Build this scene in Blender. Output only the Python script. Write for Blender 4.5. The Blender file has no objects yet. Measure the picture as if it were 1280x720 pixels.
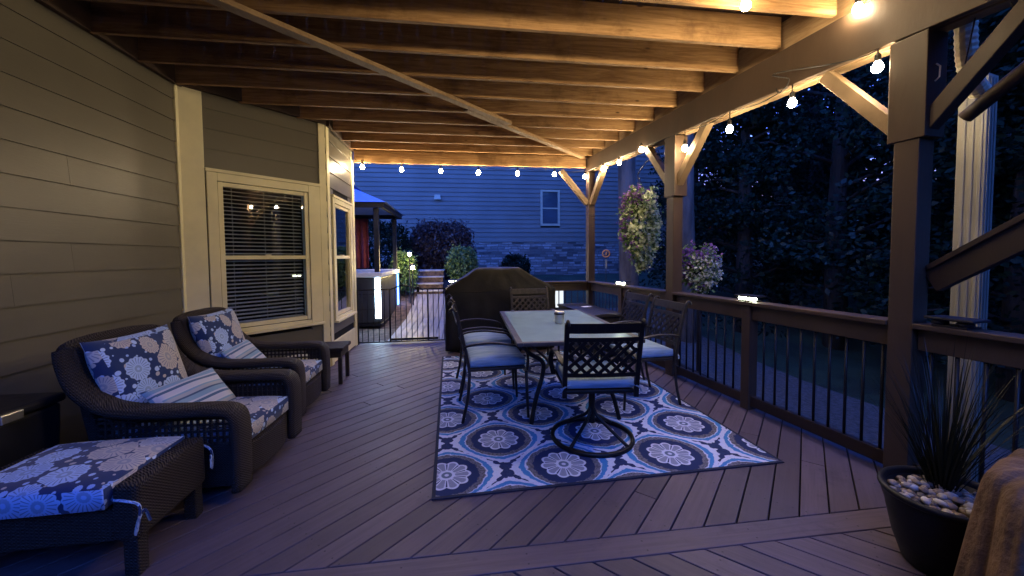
import bpy, bmesh, math, random
import numpy as np
from mathutils import Vector, Matrix
random.seed(7); rng = np.random.default_rng(7)
S = bpy.context.scene; COL = S.collection
PI = math.pi; R = math.radians

# ------------------------------------------------------------------ mesh builder
class MB:
    def __init__(s): s.v = []; s.f = []
    def add(s, vs, fs):
        b = len(s.v); s.v += [tuple(v) for v in vs]; s.f += [tuple(i + b for i in f) for f in fs]; return s
    def hexa(s, p):                      # 8 points: bottom 4 (ccw), top 4
        return s.add(p, [(3,2,1,0),(4,5,6,7),(0,1,5,4),(1,2,6,5),(2,3,7,6),(3,0,4,7)])
    def box(s, x0, x1, y0, y1, z0, z1):
        return s.hexa([(x0,y0,z0),(x1,y0,z0),(x1,y1,z0),(x0,y1,z0),(x0,y0,z1),(x1,y0,z1),(x1,y1,z1),(x0,y1,z1)])
    def bar(s, a, b, w, h, up=(0,0,1)):  # bar from a to b, w across, h along up
        a = Vector(a); b = Vector(b); d = (b-a).normalized(); up = Vector(up)
        r = d.cross(up)
        if r.length < 1e-5: r = d.cross(Vector((1,0,0)))
        r.normalize(); u = r.cross(d)
        q = [(-w/2,-h/2),(w/2,-h/2),(w/2,h/2),(-w/2,h/2)]
        P = [a + r*x + u*y for x, y in q] + [b + r*x + u*y for x, y in q]
        return s.add(P, [(0,1,2,3),(7,6,5,4),(0,4,5,1),(1,5,6,2),(2,6,7,3),(3,7,4,0)])
    def tube(s, pts, rad, n=8, cap=True, closed=False, flat=None):
        pts = [Vector(p) for p in pts]; m = len(pts); b = len(s.v)
        rads = rad if isinstance(rad, (list, tuple)) else [rad]*m
        prev = None
        for i, p in enumerate(pts):
            if closed: t = pts[(i+1) % m] - pts[i-1]
            else: t = pts[min(i+1, m-1)] - pts[max(i-1, 0)]
            t.normalize()
            if prev is None:
                u = t.cross(Vector((0,0,1)))
                if u.length < 1e-3: u = t.cross(Vector((1,0,0)))
            else: u = prev - t*prev.dot(t)
            u.normalize(); prev = u; w = t.cross(u)
            for k in range(n):
                a = 2*PI*k/n
                s.v.append(tuple(p + (u*math.cos(a) + w*math.sin(a)*(flat or 1))*rads[i]))
        for i in range(m if closed else m-1):
            for k in range(n):
                a0 = b + i*n + k; a1 = b + i*n + (k+1) % n; j = (i+1) % m
                s.f.append((a0, a1, b + j*n + (k+1) % n, b + j*n + k))
        if cap and not closed:
            s.f.append(tuple(b + k for k in reversed(range(n)))); s.f.append(tuple(b + (m-1)*n + k for k in range(n)))
        return s
    def sweep(s, pts, prof, side):       # rectangular-ish profile swept in a plane; side = constant axis
        side = Vector(side).normalized(); b = len(s.v); n = len(prof); m = len(pts); pts = [Vector(p) for p in pts]
        for i, p in enumerate(pts):
            t = (pts[min(i+1, m-1)] - pts[max(i-1, 0)]).normalized(); nn = side.cross(t).normalized()
            for x, y in prof: s.v.append(tuple(p + side*x + nn*y))
        for i in range(m-1):
            for k in range(n):
                s.f.append((b+i*n+k, b+i*n+(k+1) % n, b+(i+1)*n+(k+1) % n, b+(i+1)*n+k))
        s.f.append(tuple(b+k for k in reversed(range(n)))); s.f.append(tuple(b+(m-1)*n+k for k in range(n)))
        return s
    def lathe(s, prof, n=32, c=(0,0,0), sx=1, sy=1):
        b = len(s.v); m = len(prof)
        for r, z in prof:
            for k in range(n):
                a = 2*PI*k/n; s.v.append((c[0]+r*sx*math.cos(a), c[1]+r*sy*math.sin(a), c[2]+z))
        for i in range(m-1):
            for k in range(n): s.f.append((b+i*n+k, b+i*n+(k+1) % n, b+(i+1)*n+(k+1) % n, b+(i+1)*n+k))
        if prof[0] == prof[-1]: return s
        if prof[0][0] > 1e-6: s.f.append(tuple(b+k for k in reversed(range(n))))
        if prof[-1][0] > 1e-6: s.f.append(tuple(b+(m-1)*n+k for k in range(n)))
        return s
    def prism(s, poly, z0, z1):
        n = len(poly)
        return s.add([(x,y,z0) for x,y in poly] + [(x,y,z1) for x,y in poly],
              [tuple(reversed(range(n))), tuple(range(n, 2*n))] + [(i,(i+1)%n,n+(i+1)%n,n+i) for i in range(n)])
    def quads(s, P):                     # numpy array (k,4,3)
        b = len(s.v); s.v += [tuple(p) for p in P.reshape(-1,3).tolist()]
        s.f += [(b+4*i,b+4*i+1,b+4*i+2,b+4*i+3) for i in range(len(P))]; return s
    def build(s, name, mat, parent=None, smooth=False, bevel=0, uv=False, seg=2, sub=0):
        me = bpy.data.meshes.new(name); me.from_pydata(s.v, [], s.f); me.update()
        bm = bmesh.new(); bm.from_mesh(me)
        if not uv == 'skip' and len(s.f) < 40000: bmesh.ops.recalc_face_normals(bm, faces=bm.faces)
        bm.to_mesh(me); bm.free()
        if mat: me.materials.append(mat)
        if uv == 'box':
            L = me.uv_layers.new(name='UVMap')
            for p in me.polygons:
                n = p.normal; ax = max(range(3), key=lambda i: abs(n[i]))
                for li in p.loop_indices:
                    c = me.vertices[me.loops[li].vertex_index].co
                    L.data[li].uv = (c.x,c.y) if ax == 2 else ((c.x,c.z+.31) if ax == 1 else (c.y,c.z+.17))
        if smooth:
            me.polygons.foreach_set('use_smooth', [True]*len(me.polygons))
        o = bpy.data.objects.new(name, me); COL.objects.link(o)
        if parent: o.parent = parent
        if bevel:
            m = o.modifiers.new('bevel', 'BEVEL'); m.width = bevel; m.segments = seg; m.limit_method = 'ANGLE'; m.angle_limit = R(40)
            if smooth: m.harden_normals = False
        if sub:
            m = o.modifiers.new('sub', 'SUBSURF'); m.levels = sub; m.render_levels = sub
        return o

def tag(o, label=None, cat=None, group=None, kind=None):
    if label: o['label'] = label
    if cat: o['category'] = cat
    if group: o['group'] = group
    if kind: o['kind'] = kind
    return o
def thing(name, label, cat, loc=(0,0,0), rz=0, group=None):
    o = bpy.data.objects.new(name, None); COL.objects.link(o); o.location = loc; o.rotation_euler = (0,0,rz)
    o.empty_display_size = .1
    return tag(o, label, cat, group)
def kids(o): return [c for c in COL.objects if c.parent == o]
def copy_tree(o, parent=None):
    c = o.copy(); COL.objects.link(c)
    if parent: c.parent = parent
    for k in kids(o): copy_tree(k, c)
    return c
def path_smooth(pts, n=6):               # Catmull-Rom
    P = [Vector(p) for p in pts]; out = []
    for i in range(len(P)-1):
        p0 = P[max(i-1,0)]; p1 = P[i]; p2 = P[i+1]; p3 = P[min(i+2,len(P)-1)]
        for k in range(n):
            t = k/n
            out.append(.5*((2*p1) + (p2-p0)*t + (2*p0-5*p1+4*p2-p3)*t*t + (3*p1-p0-3*p2+p3)*t**3))
    out.append(P[-1]); return out

# ------------------------------------------------------------------ node helpers
class NT:
    def __init__(s, name):
        s.m = bpy.data.materials.new(name); s.m.use_nodes = True; s.t = s.m.node_tree; s.t.nodes.clear()
        s.out = s.t.nodes.new('ShaderNodeOutputMaterial')
    def n(s, typ, ins=None, **kw):
        o = s.t.nodes.new(typ)
        for k, v in kw.items(): setattr(o, k, v)
        for k, v in (ins or {}).items(): s.set(o.inputs[k], v)
        return o
    def set(s, sock, v):
        if isinstance(v, bpy.types.NodeSocket): s.t.links.new(v, sock)
        else:
            if sock.type == 'RGBA' and len(v) == 3: v = (*v, 1)
            sock.default_value = v
    def M(s, op, a, b=0.0, c=None, clamp=False):
        o = s.t.nodes.new('ShaderNodeMath'); o.operation = op; o.use_clamp = clamp
        s.set(o.inputs[0], a); s.set(o.inputs[1], b)
        if c is not None: s.set(o.inputs[2], c)
        return o.outputs[0]
    def mix(s, f, a, b, blend='MIX'):
        o = s.t.nodes.new('ShaderNodeMix'); o.data_type = 'RGBA'; o.blend_type = blend
        s.set(o.inputs[0], f); s.set(o.inputs[6], a); s.set(o.inputs[7], b); return o.outputs[2]
    def mixf(s, f, a, b):
        return s.M('ADD', s.M('MULTIPLY', s.M('SUBTRACT', 1.0, f), a), s.M('MULTIPLY', f, b))
    def step(s, x, e0, e1):              # smooth map range 0..1
        o = s.t.nodes.new('ShaderNodeMapRange'); o.interpolation_type = 'SMOOTHSTEP'
        s.set(o.inputs[0], x); o.inputs[1].default_value = e0; o.inputs[2].default_value = e1; return o.outputs[0]
    def coord(s, kind='pos', scale=(1,1,1), rot=(0,0,0)):
        if kind == 'pos': c = s.n('ShaderNodeNewGeometry').outputs['Position']
        else: c = s.n('ShaderNodeTexCoord').outputs[kind]
        return s.n('ShaderNodeMapping', {'Vector': c, 'Scale': scale, 'Rotation': rot}).outputs[0]
    def noise(s, vec, scale, detail=4, rough=.55, dist=0):
        return s.n('ShaderNodeTexNoise', {'Vector': vec, 'Scale': scale, 'Detail': detail, 'Roughness': rough, 'Distortion': dist}).outputs[0]
    def island(s): return s.n('ShaderNodeNewGeometry').outputs['Random Per Island']
    def bump(s, h, strength=.3, dist=.01):
        return s.n('ShaderNodeBump', {'Height': h, 'Strength': strength, 'Distance': dist}).outputs[0]
    def principled(s, base, rough=.5, normal=None, **kw):
        p = s.n('ShaderNodeBsdfPrincipled', {'Base Color': base, 'Roughness': rough})
        if normal: s.set(p.inputs['Normal'], normal)
        for k, v in kw.items(): s.set(p.inputs[k.replace('_', ' ')], v)
        s.t.links.new(p.outputs[0], s.out.inputs[0]); return s.m

def c3(c, k): return tuple(min(1, x*k) for x in c)
def simple(name, col, rough=.5, var=.25, scale=6, bump=.15, bscale=60, kind='pos', metal=0, stretch=(1,1,1), rot=(0,0,0), bdist=.004, **kw):
    kw.setdefault('Specular_IOR_Level', .3)
    t = NT(name); v = t.coord(kind, stretch, rot)
    f = t.step(t.noise(v, scale, 5), .3, .7)
    c = t.mix(f, c3(col, 1-var), c3(col, 1+var))
    nrm = t.bump(t.noise(v, bscale, 3), bump, bdist) if bump else None
    r = t.M('ADD', rough-.08, t.M('MULTIPLY', t.noise(v, scale*2.3, 3), .16))
    return t.principled(c, r, nrm, Metallic=metal, **kw)
def emit(name, col, st):
    t = NT(name); e = t.n('ShaderNodeEmission', {'Color': col, 'Strength': st}); t.t.links.new(e.outputs[0], t.out.inputs[0]); return t.m
def wood(name, a, b, axis, rough=.65, knots=True, wear=.0):
    t = NT(name); sc = {'x':(.6,9,9),'y':(9,.6,9),'z':(9,9,.6)}[axis]
    v = t.coord('pos', sc); v2 = t.coord('pos')
    g = t.noise(v, 3.4, 8, .68, .9); isl = t.n('ShaderNodeObjectInfo').outputs['Random']
    c = t.mix(t.step(g, .32, .68), a, b)
    c = t.mix(t.M('MULTIPLY', isl, .45), c, c3(a, .55))
    if knots:
        k = t.n('ShaderNodeTexVoronoi', {'Vector': t.coord('pos', {'x':(1.1,3,3),'y':(2.2,1,2.2),'z':(2.2,2.2,1)}[axis]), 'Scale': 2.2}).outputs['Distance']
        c = t.mix(t.M('SUBTRACT', 1.0, t.step(k, .03, .10)), c, c3(a, .3))
        st = t.step(t.noise(v2, 2.1, 7, .65), .50, .68); c = t.mix(t.M('MULTIPLY', st, .62), c, c3(a, .45))
    return t.principled(c, rough, t.bump(g, .7, .006), Specular_IOR_Level=.25)

# ------------------------------------------------------------------ materials
def deck_mat(name, rot, col):
    t = NT(name); v = t.coord('pos', (1,1,1), (0,0,rot)); vs = t.n('ShaderNodeMapping', {'Vector': v, 'Scale': (.8,14,1)}).outputs[0]
    g = t.noise(vs, 3, 6, .65, .4); isl = t.island()
    c = t.mix(isl, c3(col,.74), c3(col,1.26)); c = t.mix(t.M('MULTIPLY', t.step(g,.35,.7), .5), c, c3(col,.6))
    w = t.step(t.noise(t.coord('pos'), 1.3, 6, .7), .5, .75); c = t.mix(t.M('MULTIPLY', w, .35), c, c3(col,1.6))
    d = t.step(t.noise(t.coord('pos'), 9, 3), .66, .72); c = t.mix(t.M('MULTIPLY', d, .25), c, c3(col,.45))
    sp = t.n('ShaderNodeSeparateXYZ', {0: v})
    def near(x, per, at): return t.M('ABSOLUTE', t.M('SUBTRACT', t.M('MULTIPLY', t.M('FRACT', t.M('DIVIDE', x, per)), per), at))
    fx = near(sp.outputs[0], .575, .29)
    for at in (.030, .101):
        dd = t.M('ADD', t.M('POWER', fx, 2.0), t.M('POWER', near(sp.outputs[1], .131, at), 2.0))
        c = t.mix(t.M('MULTIPLY', t.M('LESS_THAN', dd, .0045**2), .75), c, (.012,.010,.010))
    s2 = t.step(t.noise(t.coord('pos'), 3.1, 7, .72), .54, .68); c = t.mix(t.M('MULTIPLY', s2, .45), c, c3(col,.5))
    r = t.M('ADD', .42, t.M('MULTIPLY', t.noise(t.coord('pos'), 2.5, 5), .28))
    return t.principled(c, r, t.bump(g, .4, .003))
DECKC = (.106,.078,.092)
M = {}
M['deck_a'] = deck_mat('deck_boards_a', -R(45), DECKC)
M['deck_b'] = deck_mat('deck_boards_b', R(45), DECKC)
M['deck_x'] = deck_mat('deck_boards_x', 0, DECKC)
M['deck_y'] = deck_mat('walk_boards', R(90), (.23,.21,.21))
M['joist'] = wood('joist_wood', (.25,.13,.05), (.54,.33,.145), 'x')
M['raw_y'] = wood('raw_wood_y', (.30,.19,.095), (.42,.285,.155), 'y')
M['decking'] = wood('decking_wood', (.03,.017,.01), (.05,.03,.018), 'y')
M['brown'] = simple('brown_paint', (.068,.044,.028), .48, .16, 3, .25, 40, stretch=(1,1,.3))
M['brown_lit'] = simple('brown_paint_lit', (.20,.135,.075), .55, .22, 3, .3, 30)  # brown paint lightened; bulb light on beam and braces put into the colour
M['brown_dark'] = simple('dark_brown_paint', (.035,.022,.016), .5, .2, 3, .25, 40)
M['ledger'] = simple('ledger_stain', (.05,.028,.018), .7, .3, 4, .3, 30)
M['cream'] = simple('cream_trim_paint', (.80,.73,.46), .42, .09, 2.5, .08, 25)
M['baluster'] = simple('black_baluster_metal', (.012,.012,.013), .4, .2, 5, 0)
M['black'] = simple('black_cast_metal', (.006,.006,.006), .42, .25, 20, .25, 160)
M['dark_lit'] = simple('dark_metal_lit', (.026,.022,.019), .42, .25, 20, .25, 160)  # chair black lightened; light on the lattice chairs put into the colour
M['dark'] = simple('black_plastic', (.012,.012,.014), .55, .2, 6, .1, 80)
M['cushion'] = None
def siding_mat(name, col, rough):
    t = NT(name); v = t.coord('pos'); g = t.noise(t.coord('pos',(1,1,14)), 2.2, 6, .6, .5)
    c = t.mix(t.step(t.noise(v,.9,5),.3,.7), c3(col,.86), c3(col,1.13)); c = t.mix(t.M('MULTIPLY',t.step(g,.5,.8),.35), c, c3(col,1.25))
    c = t.mix(t.M('MULTIPLY', t.island(), .18), c, c3(col,.7))
    r = t.M('ADD', rough, t.M('MULTIPLY', g, .18))
    return t.principled(c, r, t.bump(t.noise(t.coord('pos',(3,3,30)),6,5,.6), .22, .003))
M['siding'] = siding_mat('olive_grey_siding', (.122,.110,.082), .30)
M['siding_far'] = siding_mat('grey_siding', (.066,.063,.060), .55)
def stone_mat():
    t = NT('ledge_stone'); v = t.coord('pos',(1,0,1),(0,0,0))
    pos = t.n('ShaderNodeSeparateXYZ', {0: t.n('ShaderNodeNewGeometry').outputs['Position']})
    cv = t.n('ShaderNodeCombineXYZ', {0: pos.outputs[0], 1: pos.outputs[2], 2: 0.0}).outputs[0]
    nz = t.noise(cv, 1.5, 2); cv2 = t.n('ShaderNodeVectorMath', {0: cv, 1: t.n('ShaderNodeCombineXYZ', {0: t.M('MULTIPLY', nz, .3), 1: t.M('MULTIPLY', nz, .05)}).outputs[0]}).outputs[0]
    b = t.n('ShaderNodeTexBrick', {'Vector': cv2, 'Color1': (.018,.018,.02), 'Color2': (.24,.23,.23), 'Mortar': (.04,.04,.045), 'Scale': 1.0, 'Mortar Size': .014, 'Brick Width': .52, 'Row Height': .12, 'Bias': -.1}, offset=.37, squash=.6, squash_frequency=3)
    n2 = t.noise(t.coord('pos',(1,1,3)), 5, 4); c = t.mix(t.step(n2,.4,.65), b.outputs[0], (.06,.05,.048), 'MULTIPLY' if False else 'MIX')
    c = t.mix(.45, c, b.outputs[0])
    h = t.M('SUBTRACT', t.noise(t.coord('pos',(1,1,2.5)),7,4), t.M('MULTIPLY', b.outputs[1], .8))
    return t.principled(c, .75, t.bump(h, .8, .05))
M['stone'] = stone_mat()
def wicker_mat(name, col):
    t = NT(name); p = t.n('ShaderNodeSeparateXYZ', {0: t.n('ShaderNodeTexCoord').outputs['Object']})
    k = 380.0
    a = t.M('SINE', t.M('MULTIPLY', t.M('ADD', p.outputs[0], p.outputs[1]), k)); b = t.M('SINE', t.M('MULTIPLY', t.M('ADD', p.outputs[2], t.M('MULTIPLY', t.M('SUBTRACT', p.outputs[0], p.outputs[1]), .15)), k*1.15))
    h = t.M('ADD', t.M('MULTIPLY', a, b), t.M('MULTIPLY', b, .5))
    f = t.step(h, -1.0, 1.2); n = t.noise(t.coord('Object'), 9, 3)
    c = t.mix(f, c3(col,.25), c3(col,1.15)); c = t.mix(t.M('MULTIPLY', n, .4), c, c3(col,.6))
    return t.principled(c, .6, t.bump(h, .8, .006), Specular_IOR_Level=.22)
M['wicker'] = wicker_mat('brown_wicker', (.068,.054,.047))
def floral_mat(name, scale):
    t = NT(name); uv = t.n('ShaderNodeTexCoord').outputs['UV']
    n = t.n('ShaderNodeTexNoise', {'Vector': uv, 'Scale': 9.0, 'Detail': 2.0}).outputs['Color']
    vv = t.n('ShaderNodeVectorMath', {0: uv, 1: t.n('ShaderNodeVectorMath', {0: n, 1: (.018,.018,0)}, operation='MULTIPLY').outputs[0]}).outputs[0]
    navy = (.007,.030,.115)
    def layer(col, sc, rmin, rmax, ring, off):
        v2 = t.n('ShaderNodeMapping', {'Vector': vv, 'Location': (off,off*.7,0)}).outputs[0]
        V = t.n('ShaderNodeTexVoronoi', {'Vector': v2, 'Scale': sc, 'Randomness': .75}, voronoi_dimensions='2D')
        d = V.outputs['Distance']; dl = t.n('ShaderNodeVectorMath', {0: t.n('ShaderNodeVectorMath', {0: v2, 1: (sc,sc,sc)}, operation='MULTIPLY').outputs[0] , 1: t.n('ShaderNodeVectorMath', {0: V.outputs['Position'], 1: (sc,sc,sc)}, operation='MULTIPLY').outputs[0]}, operation='SUBTRACT').outputs[0]
        sp = t.n('ShaderNodeSeparateXYZ', {0: dl}); ang = t.M('ARCTAN2', sp.outputs[1], sp.outputs[0])
        rc = t.n('ShaderNodeSeparateColor', {0: V.outputs['Color']})
        rad = t.mixf(rc.outputs[0], rmin, rmax)
        q = t.M('DIVIDE', d, t.M('ADD', rad, t.M('MULTIPLY', t.M('SINE', t.M('MULTIPLY', ang, 14.0)), .02)))
        inside = t.M('SUBTRACT', 1.0, t.step(q, .94, 1.0))
        fill = t.mix(rc.outputs[1], (.52,.68,.90), (.30,.46,.80)); fill = t.mix(t.step(rc.outputs[2], .78, .82), fill, (.52,.48,.44))
        if ring:
            pet = t.M('MULTIPLY', t.M('SINE', t.M('MULTIPLY', ang, 22.0)), .5)
            ln = t.step(pet, .15, .45); band = t.M('MULTIPLY', t.step(q,.38,.45), t.M('SUBTRACT',1.0,t.step(q,.84,.9)))
            fill = t.mix(t.M('MULTIPLY', t.M('MULTIPLY', ln, band), .7), fill, (.08,.12,.24))
            core = t.M('MULTIPLY', t.step(q,.10,.14), t.M('SUBTRACT',1.0,t.step(q,.28,.34)))
            fill = t.mix(t.M('MULTIPLY', core, .55), fill, (.16,.22,.33))
        return t.mix(inside, col, fill)
    c = layer(navy, scale*3.1, .08, .30, False, .37)
    c = layer(c, scale, .34, .60, True, 0)
    fz = t.noise(t.coord('UV',(1,1,1)), 350, 2)
    return t.principled(c, .85, t.bump(fz, .3, .002), Sheen_Weight=.2)
M['floral'] = floral_mat('navy_floral_fabric', 6.0)
def stripe_mat():
    t = NT('striped_fabric'); uv = t.n('ShaderNodeSeparateXYZ', {0: t.n('ShaderNodeTexCoord').outputs['UV']})
    f = t.M('FRACT', t.M('MULTIPLY', t.M('ADD', uv.outputs[1], 2.03), 7.2))
    r = t.n('ShaderNodeValToRGB', {0: f}); e = r.color_ramp; e.interpolation = 'CONSTANT'
    cols = [(0,(.55,.56,.58)),(.2,(.06,.13,.22)),(.32,(.55,.56,.58)),(.4,(.22,.36,.45)),(.62,(.05,.10,.18)),(.7,(.4,.42,.42)),(.86,(.22,.36,.45)),(.94,(.6,.6,.6))]
    while len(e.elements) < len(cols): e.elements.new(.5)
    for el, (p, c) in zip(e.elements, cols): el.position = p; el.color = (*c, 1)
    fz = t.noise(t.coord('UV'), 350, 2)
    return t.principled(r.outputs[0], .85, t.bump(fz, .3, .002), Sheen_Weight=.2)
M['stripe'] = stripe_mat()
def seatpad_mat():
    t = NT('pale_blue_pad'); o = t.n('ShaderNodeSeparateXYZ', {0: t.n('ShaderNodeTexCoord').outputs['UV']})
    w = t.noise(t.coord('UV',(2,14,1)), 2.0, 3); c = t.mix(t.step(w,.35,.65), (.17,.28,.40), (.30,.42,.53))
    return t.principled(c, .85, t.bump(t.noise(t.coord('UV'), 260, 2), .3, .002), Sheen_Weight=.15)
M['cushion'] = seatpad_mat()
def rug_mat():
    t = NT('medallion_rug'); p = t.n('ShaderNodeSeparateXYZ', {0: t.n('ShaderNodeTexCoord').outputs['Object']}); X, Y = p.outputs[0], p.outputs[1]
    PX, PY = .775, .86
    u = t.M('DIVIDE', t.M('SUBTRACT', X, .085), PX); v = t.M('DIVIDE', t.M('SUBTRACT', Y, .235), PY)
    def cell(a): return t.M('SUBTRACT', a, t.M('ROUND', a))
    u1, v1 = cell(u), cell(v); u2, v2 = cell(t.M('SUBTRACT', u, .5)), cell(t.M('SUBTRACT', v, .5))
    def met(a, b): return t.M('ADD', t.M('MULTIPLY', t.M('ABSOLUTE', a), 2.0), t.M('MULTIPLY', t.M('SUBTRACT', 1.0, t.M('COSINE', t.M('MULTIPLY', b, 2*PI))), .5))
    m1, m2 = met(u1, v1), met(u2, v2); sel = t.M('LESS_THAN', m2, m1)
    fu = t.M('MULTIPLY', t.mixf(sel, u1, u2), PX); fv = t.M('MULTIPLY', t.mixf(sel, v1, v2), PY); m = t.M('MINIMUM', m1, m2)
    r = t.M('SQRT', t.M('ADD', t.M('MULTIPLY', fu, fu), t.M('MULTIPLY', t.M('MULTIPLY', fv, fv), .92))); ang = t.M('ARCTAN2', fv, fu)
    nz = t.M('SUBTRACT', t.noise(t.coord('Object'), 26, 3, .6), .5)
    mm = t.M('MULTIPLY', m, .385); k = t.step(r, .2, .37); w = t.M('ADD', t.mixf(k, r, mm), t.M('MULTIPLY', nz, .05))
    scal = t.M('MULTIPLY', t.M('ABSOLUTE', t.M('SINE', t.M('MULTIPLY', ang, 17.0))), .022); wj = t.M('ADD', w, scal)
    navy = (.006,.022,.095); white = (.62,.67,.80); blue = (.05,.24,.52); tan = (.17,.165,.19)
    c = t.mix(t.step(t.noise(t.coord('Object'), 40, 2), .45, .6), navy, (.012,.034,.12))
    def under(c, x, e, col): return t.mix(t.M('SUBTRACT', 1.0, t.step(x, e-.003, e+.003)), c, col)
    c = under(c, wj, .368, white)
    c = under(c, wj, .296, navy); c = under(c, w, .300, blue); c = under(c, w, .258, white)
    spk = t.mix(t.step(t.noise(t.coord('Object'), 75, 1), .50, .56), tan, c3(tan,.55))
    c = under(c, w, .247, spk); c = under(c, w, .206, navy)
    pet = t.M('ADD', .130, t.M('MULTIPLY', t.M('ABSOLUTE', t.M('COSINE', t.M('MULTIPLY', ang, 5.0))), .026))
    c = under(c, t.M('SUBTRACT', r, pet), 0.0, white)
    pin = t.M('SUBTRACT', pet, .016); ri = t.M('MULTIPLY', t.step(r,.05,.055), t.M('SUBTRACT',1.0,t.step(t.M('SUBTRACT', r, pin),-.003,.003)))
    cp = t.M('ABSOLUTE', t.M('COSINE', t.M('MULTIPLY', ang, 5.0)))
    c = t.mix(t.M('MULTIPLY', ri, t.step(cp,.5,.7)), c, (.26,.29,.38)); c = t.mix(t.M('MULTIPLY', t.M('MULTIPLY', t.step(r,.055,.065), t.M('LESS_THAN', r, .125)), t.M('SUBTRACT',1.0,t.step(cp,.12,.28))), c, navy)
    c = under(c, r, .034, (.12,.17,.25)); c = under(c, r, .014, white)
    fl = t.noise(t.coord('Object'), 130, 2); worn = t.step(fl, .58, .66); c = t.mix(t.M('MULTIPLY', worn, .25), c, navy)
    bd = t.M('MINIMUM', t.M('MINIMUM', X, Y), t.M('MINIMUM', t.M('SUBTRACT', 2.33, X), t.M('SUBTRACT', 3.25, Y)))
    c = t.mix(t.M('LESS_THAN', bd, .022), c, (.012,.018,.04))
    return t.principled(c, .9, t.bump(t.noise(t.coord('Object'), 300, 2), .5, .003))
M['rug'] = rug_mat()
def leaf_mat(name, a, b, tl=.3, gl=.05):
    t = NT(name); c = t.mix(t.island(), a, b)
    d = t.n('ShaderNodeBsdfDiffuse', {'Color': c}); tr = t.n('ShaderNodeBsdfTranslucent', {'Color': c}); g = t.n('ShaderNodeBsdfGlossy', {'Roughness': .45, 'Color': (.5,.5,.5,1)})
    m1 = t.n('ShaderNodeMixShader', {0: tl, 1: d.outputs[0], 2: tr.outputs[0]}); m2 = t.n('ShaderNodeMixShader', {0: gl, 1: m1.outputs[0], 2: g.outputs[0]})
    t.t.links.new(m2.outputs[0], t.out.inputs[0]); return t.m
M['leaf_tree'] = leaf_mat('tree_leaves', (.002,.008,.006), (.005,.015,.010), .2, .012)
M['leaf_dark'] = leaf_mat('dark_needles', (.002,.008,.006), (.006,.018,.012), .2, .012)
M['leaf_teal_lit'] = leaf_mat('teal_lit_leaves', (.003,.012,.010), (.007,.023,.016), .2, .02)  # tree leaves brightened toward teal, sky light put into the colour
M['leaf_purple'] = leaf_mat('purple_barberry_leaves', (.022,.016,.02), (.05,.034,.036))
M['leaf_shrub'] = leaf_mat('green_shrub_leaves', (.05,.10,.035), (.10,.17,.06))
M['leaf_pale'] = leaf_mat('pale_trailing_leaves', (.50,.62,.32), (.84,.88,.66))  # pale flowers, brightened further to carry lamp light in their colour
M['leaf_basket'] = leaf_mat('basket_leaves', (.08,.15,.05), (.20,.30,.11))
M['bloom_purple'] = leaf_mat('purple_blossoms', (.12,.045,.22), (.34,.16,.50))
M['bloom_white'] = leaf_mat('white_blossoms', (.55,.58,.50), (.75,.76,.70))
M['grass_blade'] = leaf_mat('ornamental_grass_blades', (.004,.006,.003), (.012,.016,.008))
M['bark'] = simple('tree_bark', (.016,.014,.013), .85, .45, 5, 1.0, 14, stretch=(1,1,.25), bdist=.03)
M['bark_lit'] = simple('lit_trunk_bark', (.06,.052,.045), .85, .5, 5, 1.0, 12, stretch=(1,1,.25), bdist=.04)  # bark lightened; light on these two trunks put into the colour
M['lawn'] = simple('lawn_ground', (.012,.026,.013), .9, .45, 1.2, .8, 30, bdist=.03)
M['gravel'] = simple('gravel_path', (.05,.053,.055), .9, .35, 22, .8, 60, bdist=.02)
M['dirt'] = simple('mulch_dirt', (.10,.065,.045), .9, .5, 9, .9, 30, bdist=.03)
M['glass_top'] = simple('frosted_table_glass', (.30,.44,.48), .2, .06, 5, .12, 220, IOR=1.5)  # pale cyan sky reflection put into the base colour
M['tableframe'] = simple('table_frame_bronze', (.055,.05,.048), .4, .2, 12, .1, 100)
M['cover'] = simple('grill_cover_vinyl', (.0125,.0118,.0118), .6, .2, 4, .3, 7, bdist=.02)
M['tan'] = simple('tan_cover_fabric', (.13,.078,.047), .85, .28, 9, .7, 38, bdist=.012)
M['pot'] = simple('black_glazed_pot', (.005,.006,.008), .5, .2, 5, .05, 40)
M['pebble'] = None
def pebble_mat():
    t = NT('river_pebbles'); i = t.island(); r = t.n('ShaderNodeValToRGB', {0: i}); e = r.color_ramp; e.interpolation = 'CONSTANT'
    cols = [(0,(.34,.30,.24)),(.22,(.18,.13,.085)),(.45,(.44,.40,.34)),(.60,(.09,.075,.065)),(.75,(.30,.22,.14)),(.9,(.58,.55,.50))]
    while len(e.elements) < len(cols): e.elements.new(.5)
    for el, (p, c) in zip(e.elements, cols): el.position = p; el.color = (*c, 1)
    return t.principled(r.outputs[0], .5, t.bump(t.noise(t.coord('pos'), 60, 3), .2, .003))
M['pebble'] = pebble_mat()
M['white_metal'] = simple('white_painted_metal', (.22,.205,.16), .4, .06, 5, .05, 40)
M['cream_metal'] = simple('cream_gutter_metal', (.62,.56,.38), .4, .12, 6, .05, 40)
M['blind'] = simple('white_blind_vinyl', (.62,.62,.60), .5, .05, 4, 0)
M['void'] = simple('dark_room', (.006,.006,.007), .9, .1, 2, 0)
def glass_mat():
    t = NT('window_glass'); f = t.n('ShaderNodeFresnel', {0: 1.55}); tr = t.n('ShaderNodeBsdfTransparent', {0: (.93,.95,.95,1)}); g = t.n('ShaderNodeBsdfGlossy', {'Roughness': .015, 'Color': (1,1,1,1)})
    m = t.n('ShaderNodeMixShader', {0: t.M('MINIMUM', t.M('MULTIPLY', f.outputs[0], 1.3), 1.0), 1: tr.outputs[0], 2: g.outputs[0]}); t.t.links.new(m.outputs[0], t.out.inputs[0]); return t.m
M['glass'] = glass_mat()
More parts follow.
